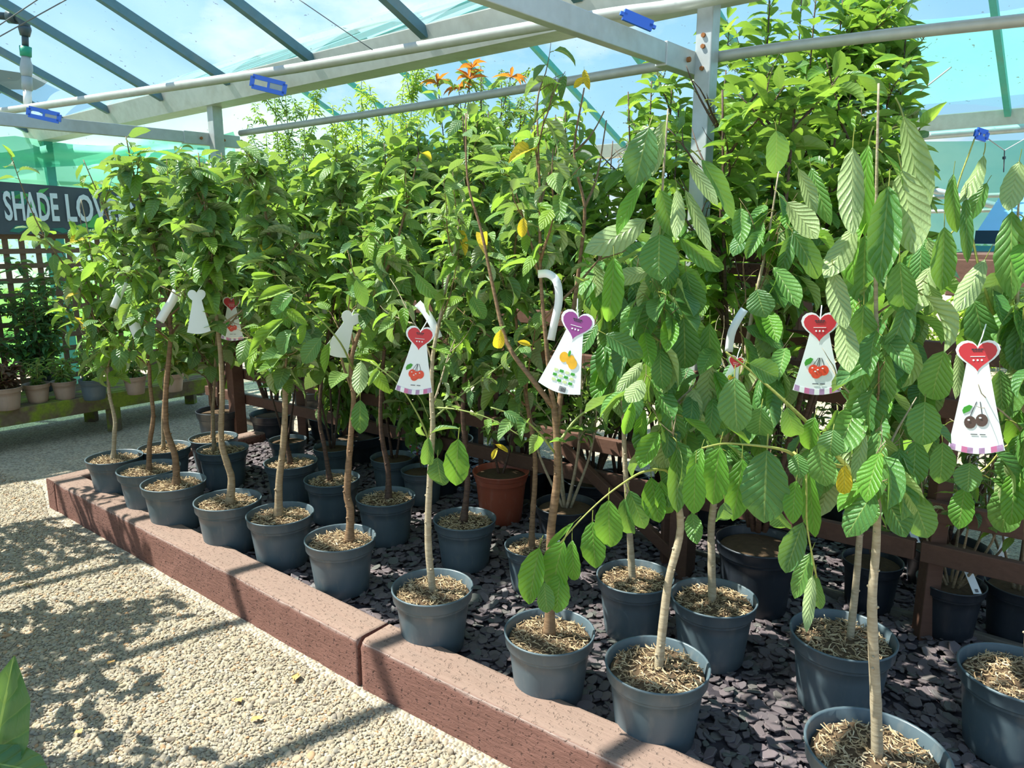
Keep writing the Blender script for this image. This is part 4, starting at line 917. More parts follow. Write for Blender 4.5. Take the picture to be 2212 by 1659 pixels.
tree('t8', (1187, 1361, 195), [(1187, 1360), (1189, 1250), (1190, 1150), (1203, 1040), (1203, 960), (1198, 890), (1190, 840), (1180, 740), (1168, 600), (1166, 420), (1160, 240)], .016, 'plum', (700, 240), 'multi-branched tree with smooth tan trunk and purple heart tag', nb=7, blen=.30, dens=.75, bmat='bark_brown', finish=False,
     extra=[([(1196, 880, 0), (1150, 820, 0), (1095, 740, .05), (1065, 620, .08), (1040, 500, .1), (1010, 390, .12), (1006, 245, .14)], .009, 'bark_brown', .35), ([(1203, 920, 0), (1218, 800, .04), (1240, 660, .06), (1258, 520, .06), (1262, 440, .06), (1240, 330, .08), (1262, 190, .1)], .009, 'bark_brown', .35),
            ([(1205, 960, 0), (1250, 900, .05), (1330, 850, .08), (1380, 820, .1)], .005, 'shoot_green', .5), ([(1200, 980, 0), (1160, 930, -.05), (1120, 900, -.08), (1060, 880, -.1)], .004, 'shoot_green', .5), ([(1240, 330, .08), (1270, 300, .08), (1290, 270, .1), (1305, 240, .1)], .004, 'shoot_brown', .1), ([(1262, 450, .06), (1290, 380, .08), (1310, 260, .1)], .005, 'shoot_brown', .1)])
tree('t27', (1152, 1176, 124), [(1148, 1172), (1150, 1120), (1155, 1050), (1155, 980), (1140, 880), (1120, 740), (1110, 600), (1120, 420), (1110, 300)], .0135, 'pear', (880, 280), 'tree with knobbly grey-brown stem standing right of the terracotta pot', nb=13, blen=.36, bmat='bark_brown', dens=.85)
tree('t14', (1372, 1243, 165), [(1367, 1240), (1362, 1180), (1357, 1100), (1350, 1000), (1346, 900), (1340, 800), (1330, 700), (1322, 600)], .0125, 'cherry', (850, 600), 'tree with thin beige stem in the second row behind the drooping branch', nb=11, blen=.32, dens=.9, bmat='bark_pale', rough=0)
CH = dict(bmat='bark_pale', rough=0)
#T9
tree('t9', (1420, 1432, 223), [(1422, 1435), (1432, 1350), (1445, 1250), (1470, 1140), (1455, 1030), (1442, 920), (1430, 800), (1425, 640), (1430, 430), (1443, 235)], .0125, 'cherry', (1040, 560), 'cherry tree with slanting pale stem and a tall upright yellow-green shoot', nb=9, blen=.24, dens=.85, lead=.5,
     extra=[([(1455, 1040, 0), (1436, 1015, -.05), (1391, 1019, -.08), (1353, 1039, -.1), (1302, 1077, -.12), (1249, 1128, -.14), (1211, 1172, -.14)], .0045, 'green_stem', 0)], finish=False, scale=.85, **CH)
tree('t13', (1542, 1288, 182), [(1540, 1285), (1537, 1200), (1538, 1120), (1560, 980), (1600, 820), (1630, 650), (1655, 540), (1682, 370)], .0135, 'cherry', (1060, 480), 'cherry tree in the middle of the second row with straight grey stem', nb=12, blen=.30, dens=.9, lead=.5, scale=.9, **CH)
tree('t12', (1821, 1368, 215), [(1838, 1362), (1850, 1250), (1860, 1130), (1880, 1000), (1900, 860), (1925, 740), (1940, 600)], .011, 'cherry', (1080, 600), 'cherry tree with thin stem in the second row right of the leaning shoot', nb=12, blen=.30, dens=.9, scale=.85, **CH,
     extra=[([(1905, 1062, .02), (1935, 995, .02), (1968, 918, .02)], .009, 'bark_tan', 0)])
tree('t10', (1894, 1618, 292), [(1897, 1632), (1892, 1520), (1886, 1390), (1884, 1290), (1892, 1190), (1896, 1085), (1898, 960), (1896, 820), (1892, 640), (1893, 420), (1898, 180)], .0125, 'cherry', (1080, 640), 'nearest cherry tree, pot cut by the bottom edge, with large hanging leaves', nb=7, blen=.20, dens=.7, lead=.3, bmat='bark_pale', rough=0,
     extra=[([(1894, 1085, 0), (1830, 1010, .03), (1760, 930, .05), (1690, 862, .06), (1620, 800, .08), (1568, 760, .08)], .0065, 'green_stem', 0), ([(1830, 1010, .03), (1733, 992, 0), (1700, 975, -.05), (1657, 965, -.06), (1568, 958, -.07), (1516, 968, -.08)], .005, 'green_stem', 0),
            ([(1714, 977, -.02), (1738, 1005, -.05), (1742, 1060, -.06), (1744, 1140, -.06), (1764, 1248, -.06)], .0035, 'green_stem', 0)], finish=False, scale=.8)
tree('t11', (2205, 1452, 238), [(2228, 1445), (2224, 1300), (2222, 1150), (2216, 1000), (2206, 850), (2200, 700), (2196, 540), (2204, 380)], .0125, 'cherry', (1080, 700), 'cherry tree at the right edge, pot partly cut off, carrying a large cherry tag', nb=12, blen=.26, dens=.85, lead=.5, scale=.9, **CH, finish=False,
     extra=[([(2216, 1000, 0), (2180, 960, 0), (2130, 1010, .03), (2080, 1040, .03)], .004, 'green_stem', .6), ([(2206, 850, 0), (2160, 720, .03), (2120, 600, .04), (2090, 470, .05), (2065, 420, .05), (2105, 300, .05)], .005, 'green_stem', 0), ([(2090, 470, .05), (2040, 520, .05), (2025, 560, .05)], .003, 'green_stem', 0)])

# ---- hand-placed large leaves: (base x, y, tip x, y, width px, kind)  T = upper side shown, U = underside, B = bright
HL = {
 't10': """1842 318 1836 504 56 U;1876 312 1855 502 50 B;1952 252 2004 460 62 U;1948 368 1978 540 80 U;1920 402 1900 600 66 T;1870 508 1863 652 76 T;1845 492 1788 602 54 U;1800 585 1822 705 48 U;1818 690 1838 802 48 U;1866 658 1858 780 62 T;
 1944 565 1952 686 62 T;2010 575 1972 682 50 U;1912 752 1905 880 54 T;1878 812 1871 934 78 T;2040 758 2003 872 76 T;1998 868 1993 958 74 T;2040 490 2035 622 50 T;1677 282 1680 375 54 T;1725 365 1765 455 32 U;1752 362 1786 480 38 T;1700 437 1768 510 52 U;1712 500 1778 602 52 T;
 1900 928 1882 1080 56 T;1866 930 1848 1036 28 U;1905 1060 1957 1156 58 T;1968 1068 2010 1168 64 T;1858 1062 1878 1132 58 T;1825 1004 1823 1074 36 Y;1978 952 1973 1048 54 T;2036 955 2035 1048 54 T;2095 1000 2090 1060 52 T;1800 928 1790 988 60 T;
 1516 966 1490 1052 40 B;1503 1000 1497 1114 50 B;1555 964 1534 1094 64 B;1603 990 1588 1124 58 B;1657 972 1648 1130 100 T;1565 1085 1562 1142 42 T;1722 980 1727 1032 42 T;1768 958 1780 1052 58 T;1748 1010 1755 1168 40 B;1735 1128 1697 1234 50 T;1752 1193 1715 1292 38 T;1755 1243 1742 1358 26 U;1762 1240 1765 1320 36 T;1680 1100 1690 1158 48 T;1720 1038 1708 1128 42 B;
 1587 815 1588 934 72 T;1645 880 1635 955 66 T;1618 785 1680 814 52 T;1700 880 1720 960 50 T;1760 900 1740 980 46 B""",
 't9': """1402 275 1368 402 72 T;1432 284 1410 376 26 U;1390 390 1327 497 34 B;1396 474 1270 550 62 U;1425 506 1420 600 82 T;1428 410 1452 507 42 T;1462 408 1465 514 32 U;1487 347 1548 440 28 U;1515 345 1595 464 44 T;1480 410 1535 537 28 U;1468 515 1562 594 42 T;
 1326 556 1322 696 54 B;1402 585 1322 606 38 U;1482 586 1502 680 64 T;1477 686 1483 808 72 T;1533 698 1533 818 56 T;1450 704 1395 770 44 T;1308 722 1388 768 46 T;1635 625 1650 684 60 T;1388 782 1335 848 30 U;1388 820 1358 872 42 U;1366 868 1350 938 28 B;1393 884 1374 955 30 B;
 1165 1183 1140 1302 56 B;1218 1168 1182 1285 72 B;1236 1166 1238 1264 36 B;1212 1238 1198 1322 56 B;1175 1258 1182 1322 38 T;1280 1126 1283 1230 54 B;1315 1080 1315 1187 62 B;1350 1076 1352 1174 42 T;1360 1060 1393 1145 46 T;1407 1031 1422 1127 52 B;1428 1038 1440 1122 42 B;1240 1128 1178 1184 14 B;
 1462 968 1464 1102 44 T;1495 1108 1505 1172 36 T;1423 933 1382 1007 48 B;1440 850 1470 950 50 T;1500 840 1490 930 46 U;1560 850 1550 940 50 T""",
 't11': """2060 375 2055 507 32 T;2125 335 2085 442 36 U;2132 395 2090 475 34 T;2086 425 2090 562 26 T;2186 456 2180 638 60 T;2202 348 2178 457 48 U;2168 618 2148 730 88 T;2105 648 2132 772 62 T;2128 560 2065 678 44 U;2070 760 2070 852 24 U;2160 800 2165 884 46 T;2190 1043 2155 1152 72 T;2195 975 2170 1045 60 T;2210 690 2205 800 60 T;2200 880 2190 980 50 B""",
 't8': """1132 470 1126 512 24 Y;1082 712 1074 758 28 Y;1118 738 1148 744 14 Y;1268 168 1238 186 16 Y;1262 150 1270 188 16 Y""",
 't7': """990 948 983 1052 56 B;926 944 920 1022 32 T;945 988 950 1052 52 T;1070 960 1100 975 12 Y;1075 968 1062 990 12 Y;900 590 935 650 36 T;1020 640 1045 690 34 T;1290 700 1250 760 34 T""",
 't6': """778 864 777 938 38 T;592 595 517 596 22 B;633 622 545 641 30 B;633 635 580 674 36 T;616 688 522 760 32 B;630 713 592 762 42 T;693 730 650 784 38 T;712 740 694 805 26 B;770 603 790 662 30 T;620 668 660 700 28 B;660 700 640 745 28 B;780 780 775 850 34 U;810 800 840 850 34 B""",
}
def depth_of(x, y, key, r):
    base = {'t10': -.02, 't9': -.06, 't11': .0, 't7': -.06, 't8': -.02, 't6': -.18}[key]; return base + r.uniform(-.05, .05)
for key, txt in HL.items():
    root, pl, Y, _ = TREES[key]; r = random.Random(77 + len(key)); hero = []
    for ent in txt.replace('\n', '').split(';'):
        a = ent.split(); bx_, by_, tx_, ty_, wd = map(float, a[:5]); kd = a[5]
        dY = depth_of(bx_, by_, key, r); P = ony(bx_, by_, Y + dY); Q = ony(tx_, ty_, Y + dY - r.uniform(-.02, .04)); d = Q - P; L = d.length * 1.06
        zc = (P - EYE).dot(FW); W = wd * zc / F_PX * 1.04
        n = (EYE - P).normalized() + V3((r.gauss(-.15, .22), 0, r.uniform(.0, .5)))
        if kd == 'U': n = -n + V3((r.gauss(0, .2), 0, .1))
        if key == 't6' and kd == 'B': kd = 'L'
        fam = {'L': 'young', 'T': 'cherry', 'U': 'cherry', 'B': 'cherry_bright', 'Y': 'yellow_cherry'}[kd]
        k = r.choice((0, 0, 2, 1)) if kd != 'U' else 0
        M = leaf_matrix(P, d, n, W, L); hero.append((fam, k % len(LM[fam]), M))
    # no random leaf may hide behind or before a placed one at the same spot: thin those closest to it
    keep = []
    hp = [(h[2] @ V3((0, .5, 0))) for h in hero]
    for it in pl.items:
        c = it[2] @ V3((0, .5, 0))
        if min((c - q).length for q in hp) > .035: keep.append(it)
    pl.items = keep; pl.finish(max(0, 300 - len(hero)))
    for fam, k, M in hero: place('leaf', LM[fam][k], root, M)
# ------------------------------------------------------------------ other pots at the back of the bed
def shrub(key, pot, label, spec, top, spread=.25, stems=5, kind='black', H=.26, dens=1.0, name='potted_shrub', cat='shrub', group=None, z0=0.0, bmat='bark_dark', blen=.3, scale=1.0, seed=1, mulch=False, low=.0, potted=True, rad=.008, pos=None, nb=3, limit=300):
    """stems rising from the pot to the height seen at pixel row top"""
    r = random.Random(seed * 131 + 7)
    if pos is None: p, sc = potpos(*pot, H=H, z0=z0)
    else: p, sc = pos
    root = thing(name, p, label, cat, group)
    if potted: put_pot(root, p, sc, kind, seed, r.uniform(0, 6), mulch); zb = p.z + H * sc - .03
    else: zb = p.z
    pl = Plant(root); sp = SPEC[spec]; zt = ony(pot[0], top, p.y).z if isinstance(top, (int, float)) and top > 5 or top < 0 else top
    hgt = zt - zb
    for i in range(stems):
        a = 2 * pi * i / stems + r.uniform(-.4, .4); rr0 = .25 * spread * r.random(); b0 = V3((p.x + rr0 * cos(a) * .4, p.y + rr0 * sin(a) * .4, zb)); e = V3((p.x + spread * cos(a) * r.uniform(.3, .8), p.y + spread * sin(a) * r.uniform(.3, .8), zb + hgt * r.uniform(.78, 1.0)))
        mid = b0.lerp(e, .5) + V3((cos(a), sin(a), 0)) * spread * .15; S = spline([b0, mid, e], 7)
        m = MB().tube(S, [rad * (1 - .7 * k / (len(S) - 1)) for k in range(len(S))], 7); place('stem', mesh('stem', m.v, m.f, bmat, True), root)
        lo = [q for q in S if q.z > zb + hgt * low]
        clothe(pl, lo, sp, r, .0, dens, scale)
        for k in range(nb):
            q = r.choice(lo[:-1]); az = a + r.gauss(0, 1.2); an = r.uniform(*sp['ang'])
            branch(root, pl, q, V3((cos(az), sin(az), 0)) * sin(an) + V3((0, 0, cos(an))), blen * r.uniform(.6, 1.1), rad * .5, sp, r, bmat, dens, .3, 1, scale=scale)
    pl.finish(limit); return root, pl
shrub('s26', (1082, 1016, 122), 'shrub in a terracotta-red plastic pot, its stem staked', 'bush', 880, .10, 2, 'terracotta', .27, .5, blen=.12, seed=2, low=.35)
shrub('s28', (1222, 1088, 132), 'multi-stemmed shrub with pale bare stems in a dark pot behind the smooth tan trunk', 'bush', 780, .24, 6, 'black', .26, .7, blen=.18, seed=3, low=.45, bmat='bark_pale')
shrub('s24', (848, 978, 96), 'fruit bush in a pot beside the red label behind the second row', 'bush', 560, .22, 3, 'plastic', .26, .9, blen=.26, seed=4, low=.35, bmat='bark_dark')
shrub('s25', (912, 1003, 92), 'small empty-looking mossy pot left of the pale slender stem', 'bush', 920, .05, 2, 'plastic', .27, .5, blen=.04, seed=5, rad=.003)
shrub('s23', (720, 957, 86), 'fruit bush in a mossy pot between two dark leaning stems', 'bush', 600, .22, 3, 'plastic', .26, .9, blen=.26, seed=6, low=.35)
shrub('s22', (621, 942, 80), 'fruit bush in the farthest pot at the back corner of the bed', 'bush', 640, .2, 3, 'plastic', .26, .9, blen=.25, seed=7, low=.3)
shrub('s30', (1886, 1200, 122), 'black pot with grassy weeds behind the thin-stemmed cherry', 'bush', 1100, .10, 3, 'black', .28, .5, blen=.08, seed=8, rad=.003, low=.3)
shrub('s31', (2054, 1263, 134), 'many-stemmed bush in a black pot with a white label at right', 'bush', 960, .30, 9, 'black', .24, .45, blen=.16, seed=9, low=.45, bmat='bark_tan', rad=.006)
shrub('s32', (2206, 1270, 138), 'black pot cut by the right edge with sparse bush', 'bush', 960, .28, 6, 'black', .24, .4, blen=.16, seed=10, low=.4, bmat='bark_tan', rad=.006)
shrub('s29', (1640, 1128, 176), 'tall dense glossy evergreen in a big black pot behind the galvanised post', 'glossy', 170, .40, 9, 'black', .33, 1.15, name='evergreen_shrub', blen=.36, seed=11, low=.38, bmat='bark_dark', rad=.012, nb=6)
# tall evergreens and shrubs standing beyond the fence
BG = 'tall evergreens beyond the fence'
def behind(x, top, Y, label, spec, spread, stems, seed, dens=1.0, blen=.42, nb=5, low=.22, name='evergreen_shrub', bm='bark_dark', scale=1.0, kind='black', limit=300):
    g_ = onz(x, 700, 0); p = V3(((x - CX) / F_PX * (Y * CP + .9 * SP * 0 + .0), Y, GZ)); p.x = ony(x, 600, Y).x
    return shrub('b', (x, 900, 100), label, spec, top, spread, stems, kind, .30, dens, name=name, cat='shrub', group=BG, bmat=bm, blen=blen, scale=scale, seed=seed, low=low, rad=.010, pos=(p, 1.15), nb=nb, limit=limit)
behind(1450, 40, 3.75, 'glossy evergreen left of the galvanised post, its tips above the long pipe', 'glossy', .34, 7, 21, 1.05, .36, scale=1.25)
behind(1850, 20, 4.1, 'glossy evergreen right of the galvanised post, nearest the green roof net', 'glossy', .34, 8, 22, 1.1, .30, scale=1.25)
behind(1700, -120, 4.4, 'tallest glossy evergreen, tips reaching the top edge of the photo', 'glossy', .46, 9, 23, 1.0, .48, scale=1.3)
behind(1240, 215, 4.1, 'upright evergreen with pale new tips left of the drooping cherry', 'laurel', .30, 7, 24, 1.1, .36)
behind(1110, 240, 4.5, 'dense green evergreen behind the purple heart tag', 'laurel', .38, 8, 25, 1.2, .40)
behind(960, 250, 4.7, 'dense evergreen below the orange shoots', 'laurel', .42, 8, 26, 1.2, .42)
behind(830, 290, 5.0, 'dense evergreen beneath the lime feathery bush', 'laurel', .42, 8, 27, 1.2, .42)
behind(700, 310, 5.3, 'dense evergreen left of the lime feathery bush', 'laurel', .45, 8, 28, 1.2, .42)
behind(570, 345, 5.4, 'dark evergreen below the gutter post', 'laurel', .45, 8, 29, 1.2, .42)
behind(450, 370, 5.5, 'evergreen behind the left fruit trees under the crossbeam', 'laurel', .42, 7, 30, 1.1, .42)
behind(1350, 420, 3.9, 'low evergreen filling the gap beneath the upright tips', 'laurel', .34, 7, 31, 1.1, .34)
behind(820, 150, 5.9, 'lime-yellow feathery bush with narrow leaves', 'lime', .45, 9, 32, 1.3, .40, 6, .5, 'feathery_bush', 'shoot_green')
behind(660, 205, 6.2, 'fine-leaved green bush under the gutter left of the lime bush', 'small', .45, 9, 33, 1.3, .42, 6, .5, 'fine_leaved_bush', 'shoot_green')
behind(1065, 115, 5.9, 'dark fine-leaved bush behind the orange shoots', 'small', .30, 6, 34, 1.3, .34, 5, .5, 'fine_leaved_bush', 'bark_dark')
behind(930, 620, 4.2, 'low shrub behind the fence right of the red heart tag', 'laurel', .40, 7, 35, 1.0, .34, 4, .1)
behind(760, 640, 4.8, 'low shrub behind the fence and the burred tree', 'laurel', .42, 7, 36, 1.0, .34, 4, .1)
behind(1290, 620, 3.9, 'low shrub behind the fence by the diagonal brace', 'bush', .36, 7, 37, 1.0, .34, 4, .2)
behind(1560, 560, 3.75, 'low shrub behind the fence under the wooden planter', 'bush', .34, 6, 38, .9, .30, 4, .3)
behind(1130, 600, 4.1, 'low shrub beyond the fence below the dense evergreens', 'laurel', .40, 7, 39, 1.0, .34, 4, .15)
# orange-red shoots of the photinia
ph = thing('red_shoot_shrub', V3((ony(1000, 600, 5.2).x, 5.2, GZ)), 'shrub with orange-red new leaves at its tips', 'shrub', BG)
put_pot(ph, V3((ony(1000, 600, 5.2).x, 5.2, GZ)), 1.1, 'black', 1, 0, False)
pp = Plant(ph); r = random.Random(8)
for (x, y) in [(945, 175), (1020, 140), (1015, 165), (1105, 160), (990, 185), (1265, 185)][:5]:
    tp = ony(x, y, 5.1); b0 = V3((ph.location.x, 5.2, .2)); S = spline([b0, b0.lerp(tp, .6) + V3((r.gauss(0, .05), 0, 0)), tp], 8)
    m = MB().tube(S, [.009 * (1 - .75 * k / (len(S) - 1)) for k in range(len(S))], 6); place('stem', mesh('stem', m.v, m.f, 'bark_dark', True), ph)
    clothe(pp, S[-12:], SPEC['laurel'], r, 0, .8)
    for k in range(7):
        a = k * 2.4; el = r.uniform(.1, 1.1); d = V3((cos(a) * cos(el), sin(a) * cos(el), sin(el))); L = r.uniform(.09, .135); pp.leaf('red', leaf_matrix(tp - V3((0, 0, .02)), d, V3((0, 0, 1)), L * .30, L), None, r)
pp.finish()
for (x, y, Y) in [(1265, 182, 4.0)]:
    pass
# light green weeds on the gravel beyond the fence at right
behind(2020, 640, 3.6, 'bright fine-leaved bush seen between the rails at right', 'lime', .34, 8, 41, 1.2, .26, 5, .3, 'feathery_bush', 'shoot_green')
behind(1960, 800, 3.3, 'low bright bush between the two upper rails at right', 'bush', .24, 6, 42, 1.0, .2, 4, .2)
behind(2120, 860, 3.0, 'low bright bush beside the large cherry tag', 'bush', .26, 6, 43, .9, .2, 4, .2)
behind(1720, 780, 3.5, 'low bush behind the fence near the middle cherry tag', 'bush', .3, 6, 44, .9, .26, 4, .2)

# ------------------------------------------------------------------ plants on the low bench
def bench_pot(x, y, w, label, kind, spec, top, spread, seed, H, dens=1.0, blen=.14, stems=6, name='potted_perennial', scale=1.0, dark='shoot_green', low=0.0):
    p, sc = potpos(x, y, w, H=H, z0=.195)
    p = onz(x, y, .195 + H * sc); ss = (p - P1).dot(UU)
    p = V3((p.x, p.y, .195))
    return shrub('k', (x, y, w), label, spec, top, spread, stems, kind, H, dens, name=name, cat='plant', group='plants on the low bench', seed=seed, blen=blen, rad=.004, bmat=dark, pos=(p, sc), scale=scale, low=low)
bench_pot(78, 828, 52, 'low green perennial in a tan pot on the bench, left of its twin', 'tan', 'bush', 775, .08, 51, .24, .9, .07, scale=.8)
bench_pot(137, 822, 50, 'broad-leaved green perennial in a tan pot on the bench, right of its twin', 'tan', 'bush', 770, .07, 52, .24, 1.0, .07, scale=1.1)
bench_pot(12, 836, 60, 'purple-brown heuchera with a white label at the left edge of the bench', 'tan', 'heuchera', 785, .10, 53, .24, 1.2, .07)
bench_pot(200, 818, 56, 'bronze-green perennial in a blue-grey pot on the bench', 'plastic', 'bush', 740, .10, 54, .235, 1.2, .09)
bench_pot(290, 812, 48, 'perennial in a pale tan pot on the bench behind the two thin stems', 'tan', 'bush', 760, .08, 55, .24, 1.0, .08)
bench_pot(372, 806, 48, 'perennial in a tan pot at the right end of the bench', 'tan', 'bush', 750, .10, 56, .24, 1.0, .1)
for (x, top, s, t, lab, sd) in [(20, 600, 5.42, -2.3, 'dark leafy climber on the trellis at the left edge', 61), (95, 575, 5.42, -1.75, 'tall dark climber on the trellis below the sign', 62), (165, 610, 5.42, -1.25, 'dark climber on the trellis right of the tall one', 63), (235, 600, 5.42, -.75, 'dark climber on the trellis behind the leftmost tree', 64), (-60, 560, 5.42, -2.9, 'dark climber cut by the left edge', 66)]:
    p = Lp(s, t, .195)
    shrub('c', (x, 800, 50), lab, 'dark', top, .24, 7, 'black', .26, 1.2, name='climbing_plant', cat='plant', group='climbers on the trellis', seed=sd, blen=.30, rad=.005, pos=(p, .55), nb=4, scale=1.05)
# white plant labels on the bench heuchera
hl = thing('white_label', onz(14, 800, .42), 'pair of white plant labels bent over the heuchera', 'label')
c0 = onz(14, 800, .42)
for dx, rot in ((-.02, .5), (.02, .9)): MB().beam(c0 + V3((dx - .05, 0, .05)), c0 + V3((dx + .05, 0, -.01 - dx)), .02, .002).put('label_strip', 'white_plastic', hl)

# big background foliage beyond the end wall, and hedge: real plants seen through film
def hedge(name, a, b_, h, n, seed, label, key='dark'):
    r = random.Random(seed); root = thing(name, V3(a), label, 'hedge'); items = []
    for i in range(n):
        f = r.random(); p = V3(a).lerp(V3(b_), f); z = GZ + h * r.random() ** .8; q = p + V3((r.gauss(0, .22), r.gauss(0, .22), z - p.z))
        d = V3((r.gauss(0, 1), r.gauss(0, 1), r.gauss(0, .6))).normalized(); L = r.uniform(.09, .16)
        items.append((leaf_matrix(q, d, V3((r.gauss(0, .4), r.gauss(0, .4), 1)), L * .5, L), r.randrange(len(LM[key]))))
    bake('foliage', items, LM[key], LM[key][0].materials[0], root, True)
    for k in range(6):
        c = V3(a).lerp(V3(b_), (k + .5) / 6); MB().tube([V3((c.x, c.y, GZ)), V3((c.x, c.y, GZ + h * .7))], [.03, .012], 6).put('stem', 'bark_dark', root)
hedge('hedge', Lp(13, -6, GZ), Lp(13, 8, GZ), 1.9, 5200, 3, 'sunlit hedge on the lawn beyond the end wall', 'young')
hedge('hedge', Lp(3.0, 7.4, GZ), Lp(-5.5, 7.4, GZ), 1.5, 4200, 4, 'hedge beyond the green side net at right', 'young')

# ------------------------------------------------------------------ foreground glossy plant at lower left, its shrub mostly out of frame
r = random.Random(91)
gp = onz(-260, 1560, GZ)
fp = thing('glossy_plant', gp, 'big-leaved glossy plant cut by the lower left corner', 'plant')
fpl = Plant(fp)
put_pot(fp, gp, 1.0, 'black', 2, 0, True)
def own_leaf(bx_, by_, tx_, ty_, wd, Y, n, key='glossy', k=0):
    P = ony(bx_, by_, Y); Q = ony(tx_, ty_, Y); zc = (P - EYE).dot(FW); fpl.leaf(key, leaf_matrix(P, Q - P, n, wd * zc / F_PX, (Q - P).length), k)
own_leaf(-30, 1720, 22, 1438, 130, 1.25, V3((.5, -1, .3)), 'dark', 2)
own_leaf(-60, 1640, 108, 1662, 92, 1.22, V3((.0, -.6, 1)), 'dark', 0)
for k in range(6):
    a = k * 1.1; S = spline([gp + V3((0, 0, .2)), gp + V3((cos(a) * .12, sin(a) * .12, .55)), gp + V3((cos(a) * .30, sin(a) * .30, .95 + .2 * r.random()))], 7)
    m = MB().tube(S, [.008 * (1 - .6 * i / (len(S) - 1)) for i in range(len(S))], 6)
    if max((q.x / max(.1, q.y)) for q in S) < -.60: place('stem', mesh('stem', m.v, m.f, 'green_stem', True), fp); clothe(fpl, S, SPEC['glossy'], r, .1, .8)
fpl.items = [i for i in fpl.items if i[2].translation.x / max(.1, i[2].translation.y) < -.70 or i in fpl.items[:2]]
fpl.finish()
# neighbouring shrubs just outside the left edge, whose shade falls over the gravel
for (dx, dy, hh, sd, lab) in [(-2.75, 2.85, 1.75, 71, 'tall shrub standing out of view left of the gravel path'), (-3.45, 3.75, 1.9, 72, 'second tall shrub out of view along the left of the path'), (-2.15, 1.75, 1.5, 73, 'third shrub out of view beside the nearest gravel'), (-3.0, 1.95, 2.0, 74, 'fourth shrub out of view farther from the path')]:
    rt_, pl_ = shrub('o', (0, 900, 100), lab, 'laurel', hh, .34, 6, 'black', .30, .42, name='potted_shrub', cat='shrub', seed=sd, blen=.36, rad=.009, pos=(V3((dx, dy, GZ)), 1.1), nb=4, low=.3, limit=120)

# ------------------------------------------------------------------ hang tags
def flat(name, pts, mat, M, parent, z0=0.0, th=.0006):
    n = len(pts); v = [(x, y, z0) for x, y in pts] + [(x, y, z0 + th) for x, y in pts]
    f = [tuple(range(n))[::-1], tuple(range(n, 2 * n))] + [(k, (k + 1) % n, n + (k + 1) % n, n + k) for k in range(n)]
    return place(name, mesh(name, v, f, mat), parent, M)
def heart(cx, cy, s, n=28):
    o = []
    for k in range(n):
        t = 2 * pi * k / n; x = 16 * sin(t) ** 3; y = 13 * cos(t) - 5 * cos(2 * t) - 2 * cos(3 * t) - cos(4 * t); o.append((cx + x / 34 * s, cy + y / 34 * s))
    return o[::-1]
def circ(cx, cy, rx, ry=None, n=14): ry = ry or rx; return [(cx + rx * cos(2 * pi * k / n), cy + ry * sin(2 * pi * k / n)) for k in range(n)]
def tag_body(W0, W1, H, hs):
    """narrow neck at the top under the heart, flaring to a curved foot; y down from 0 to -H"""
    pts = []
    for k in range(9): t = k / 8; pts.append((-(W0 + (W1 - W0) * (t ** 1.15)) / 2, -H * t))
    for k in range(1, 8): t = k / 8; pts.append((-W1 / 2 + W1 * t, -H - .10 * W1 * sin(pi * t)))
    for k in range(9): t = 1 - k / 8; pts.append(((W0 + (W1 - W0) * (t ** 1.15)) / 2, -H * t))
    return pts
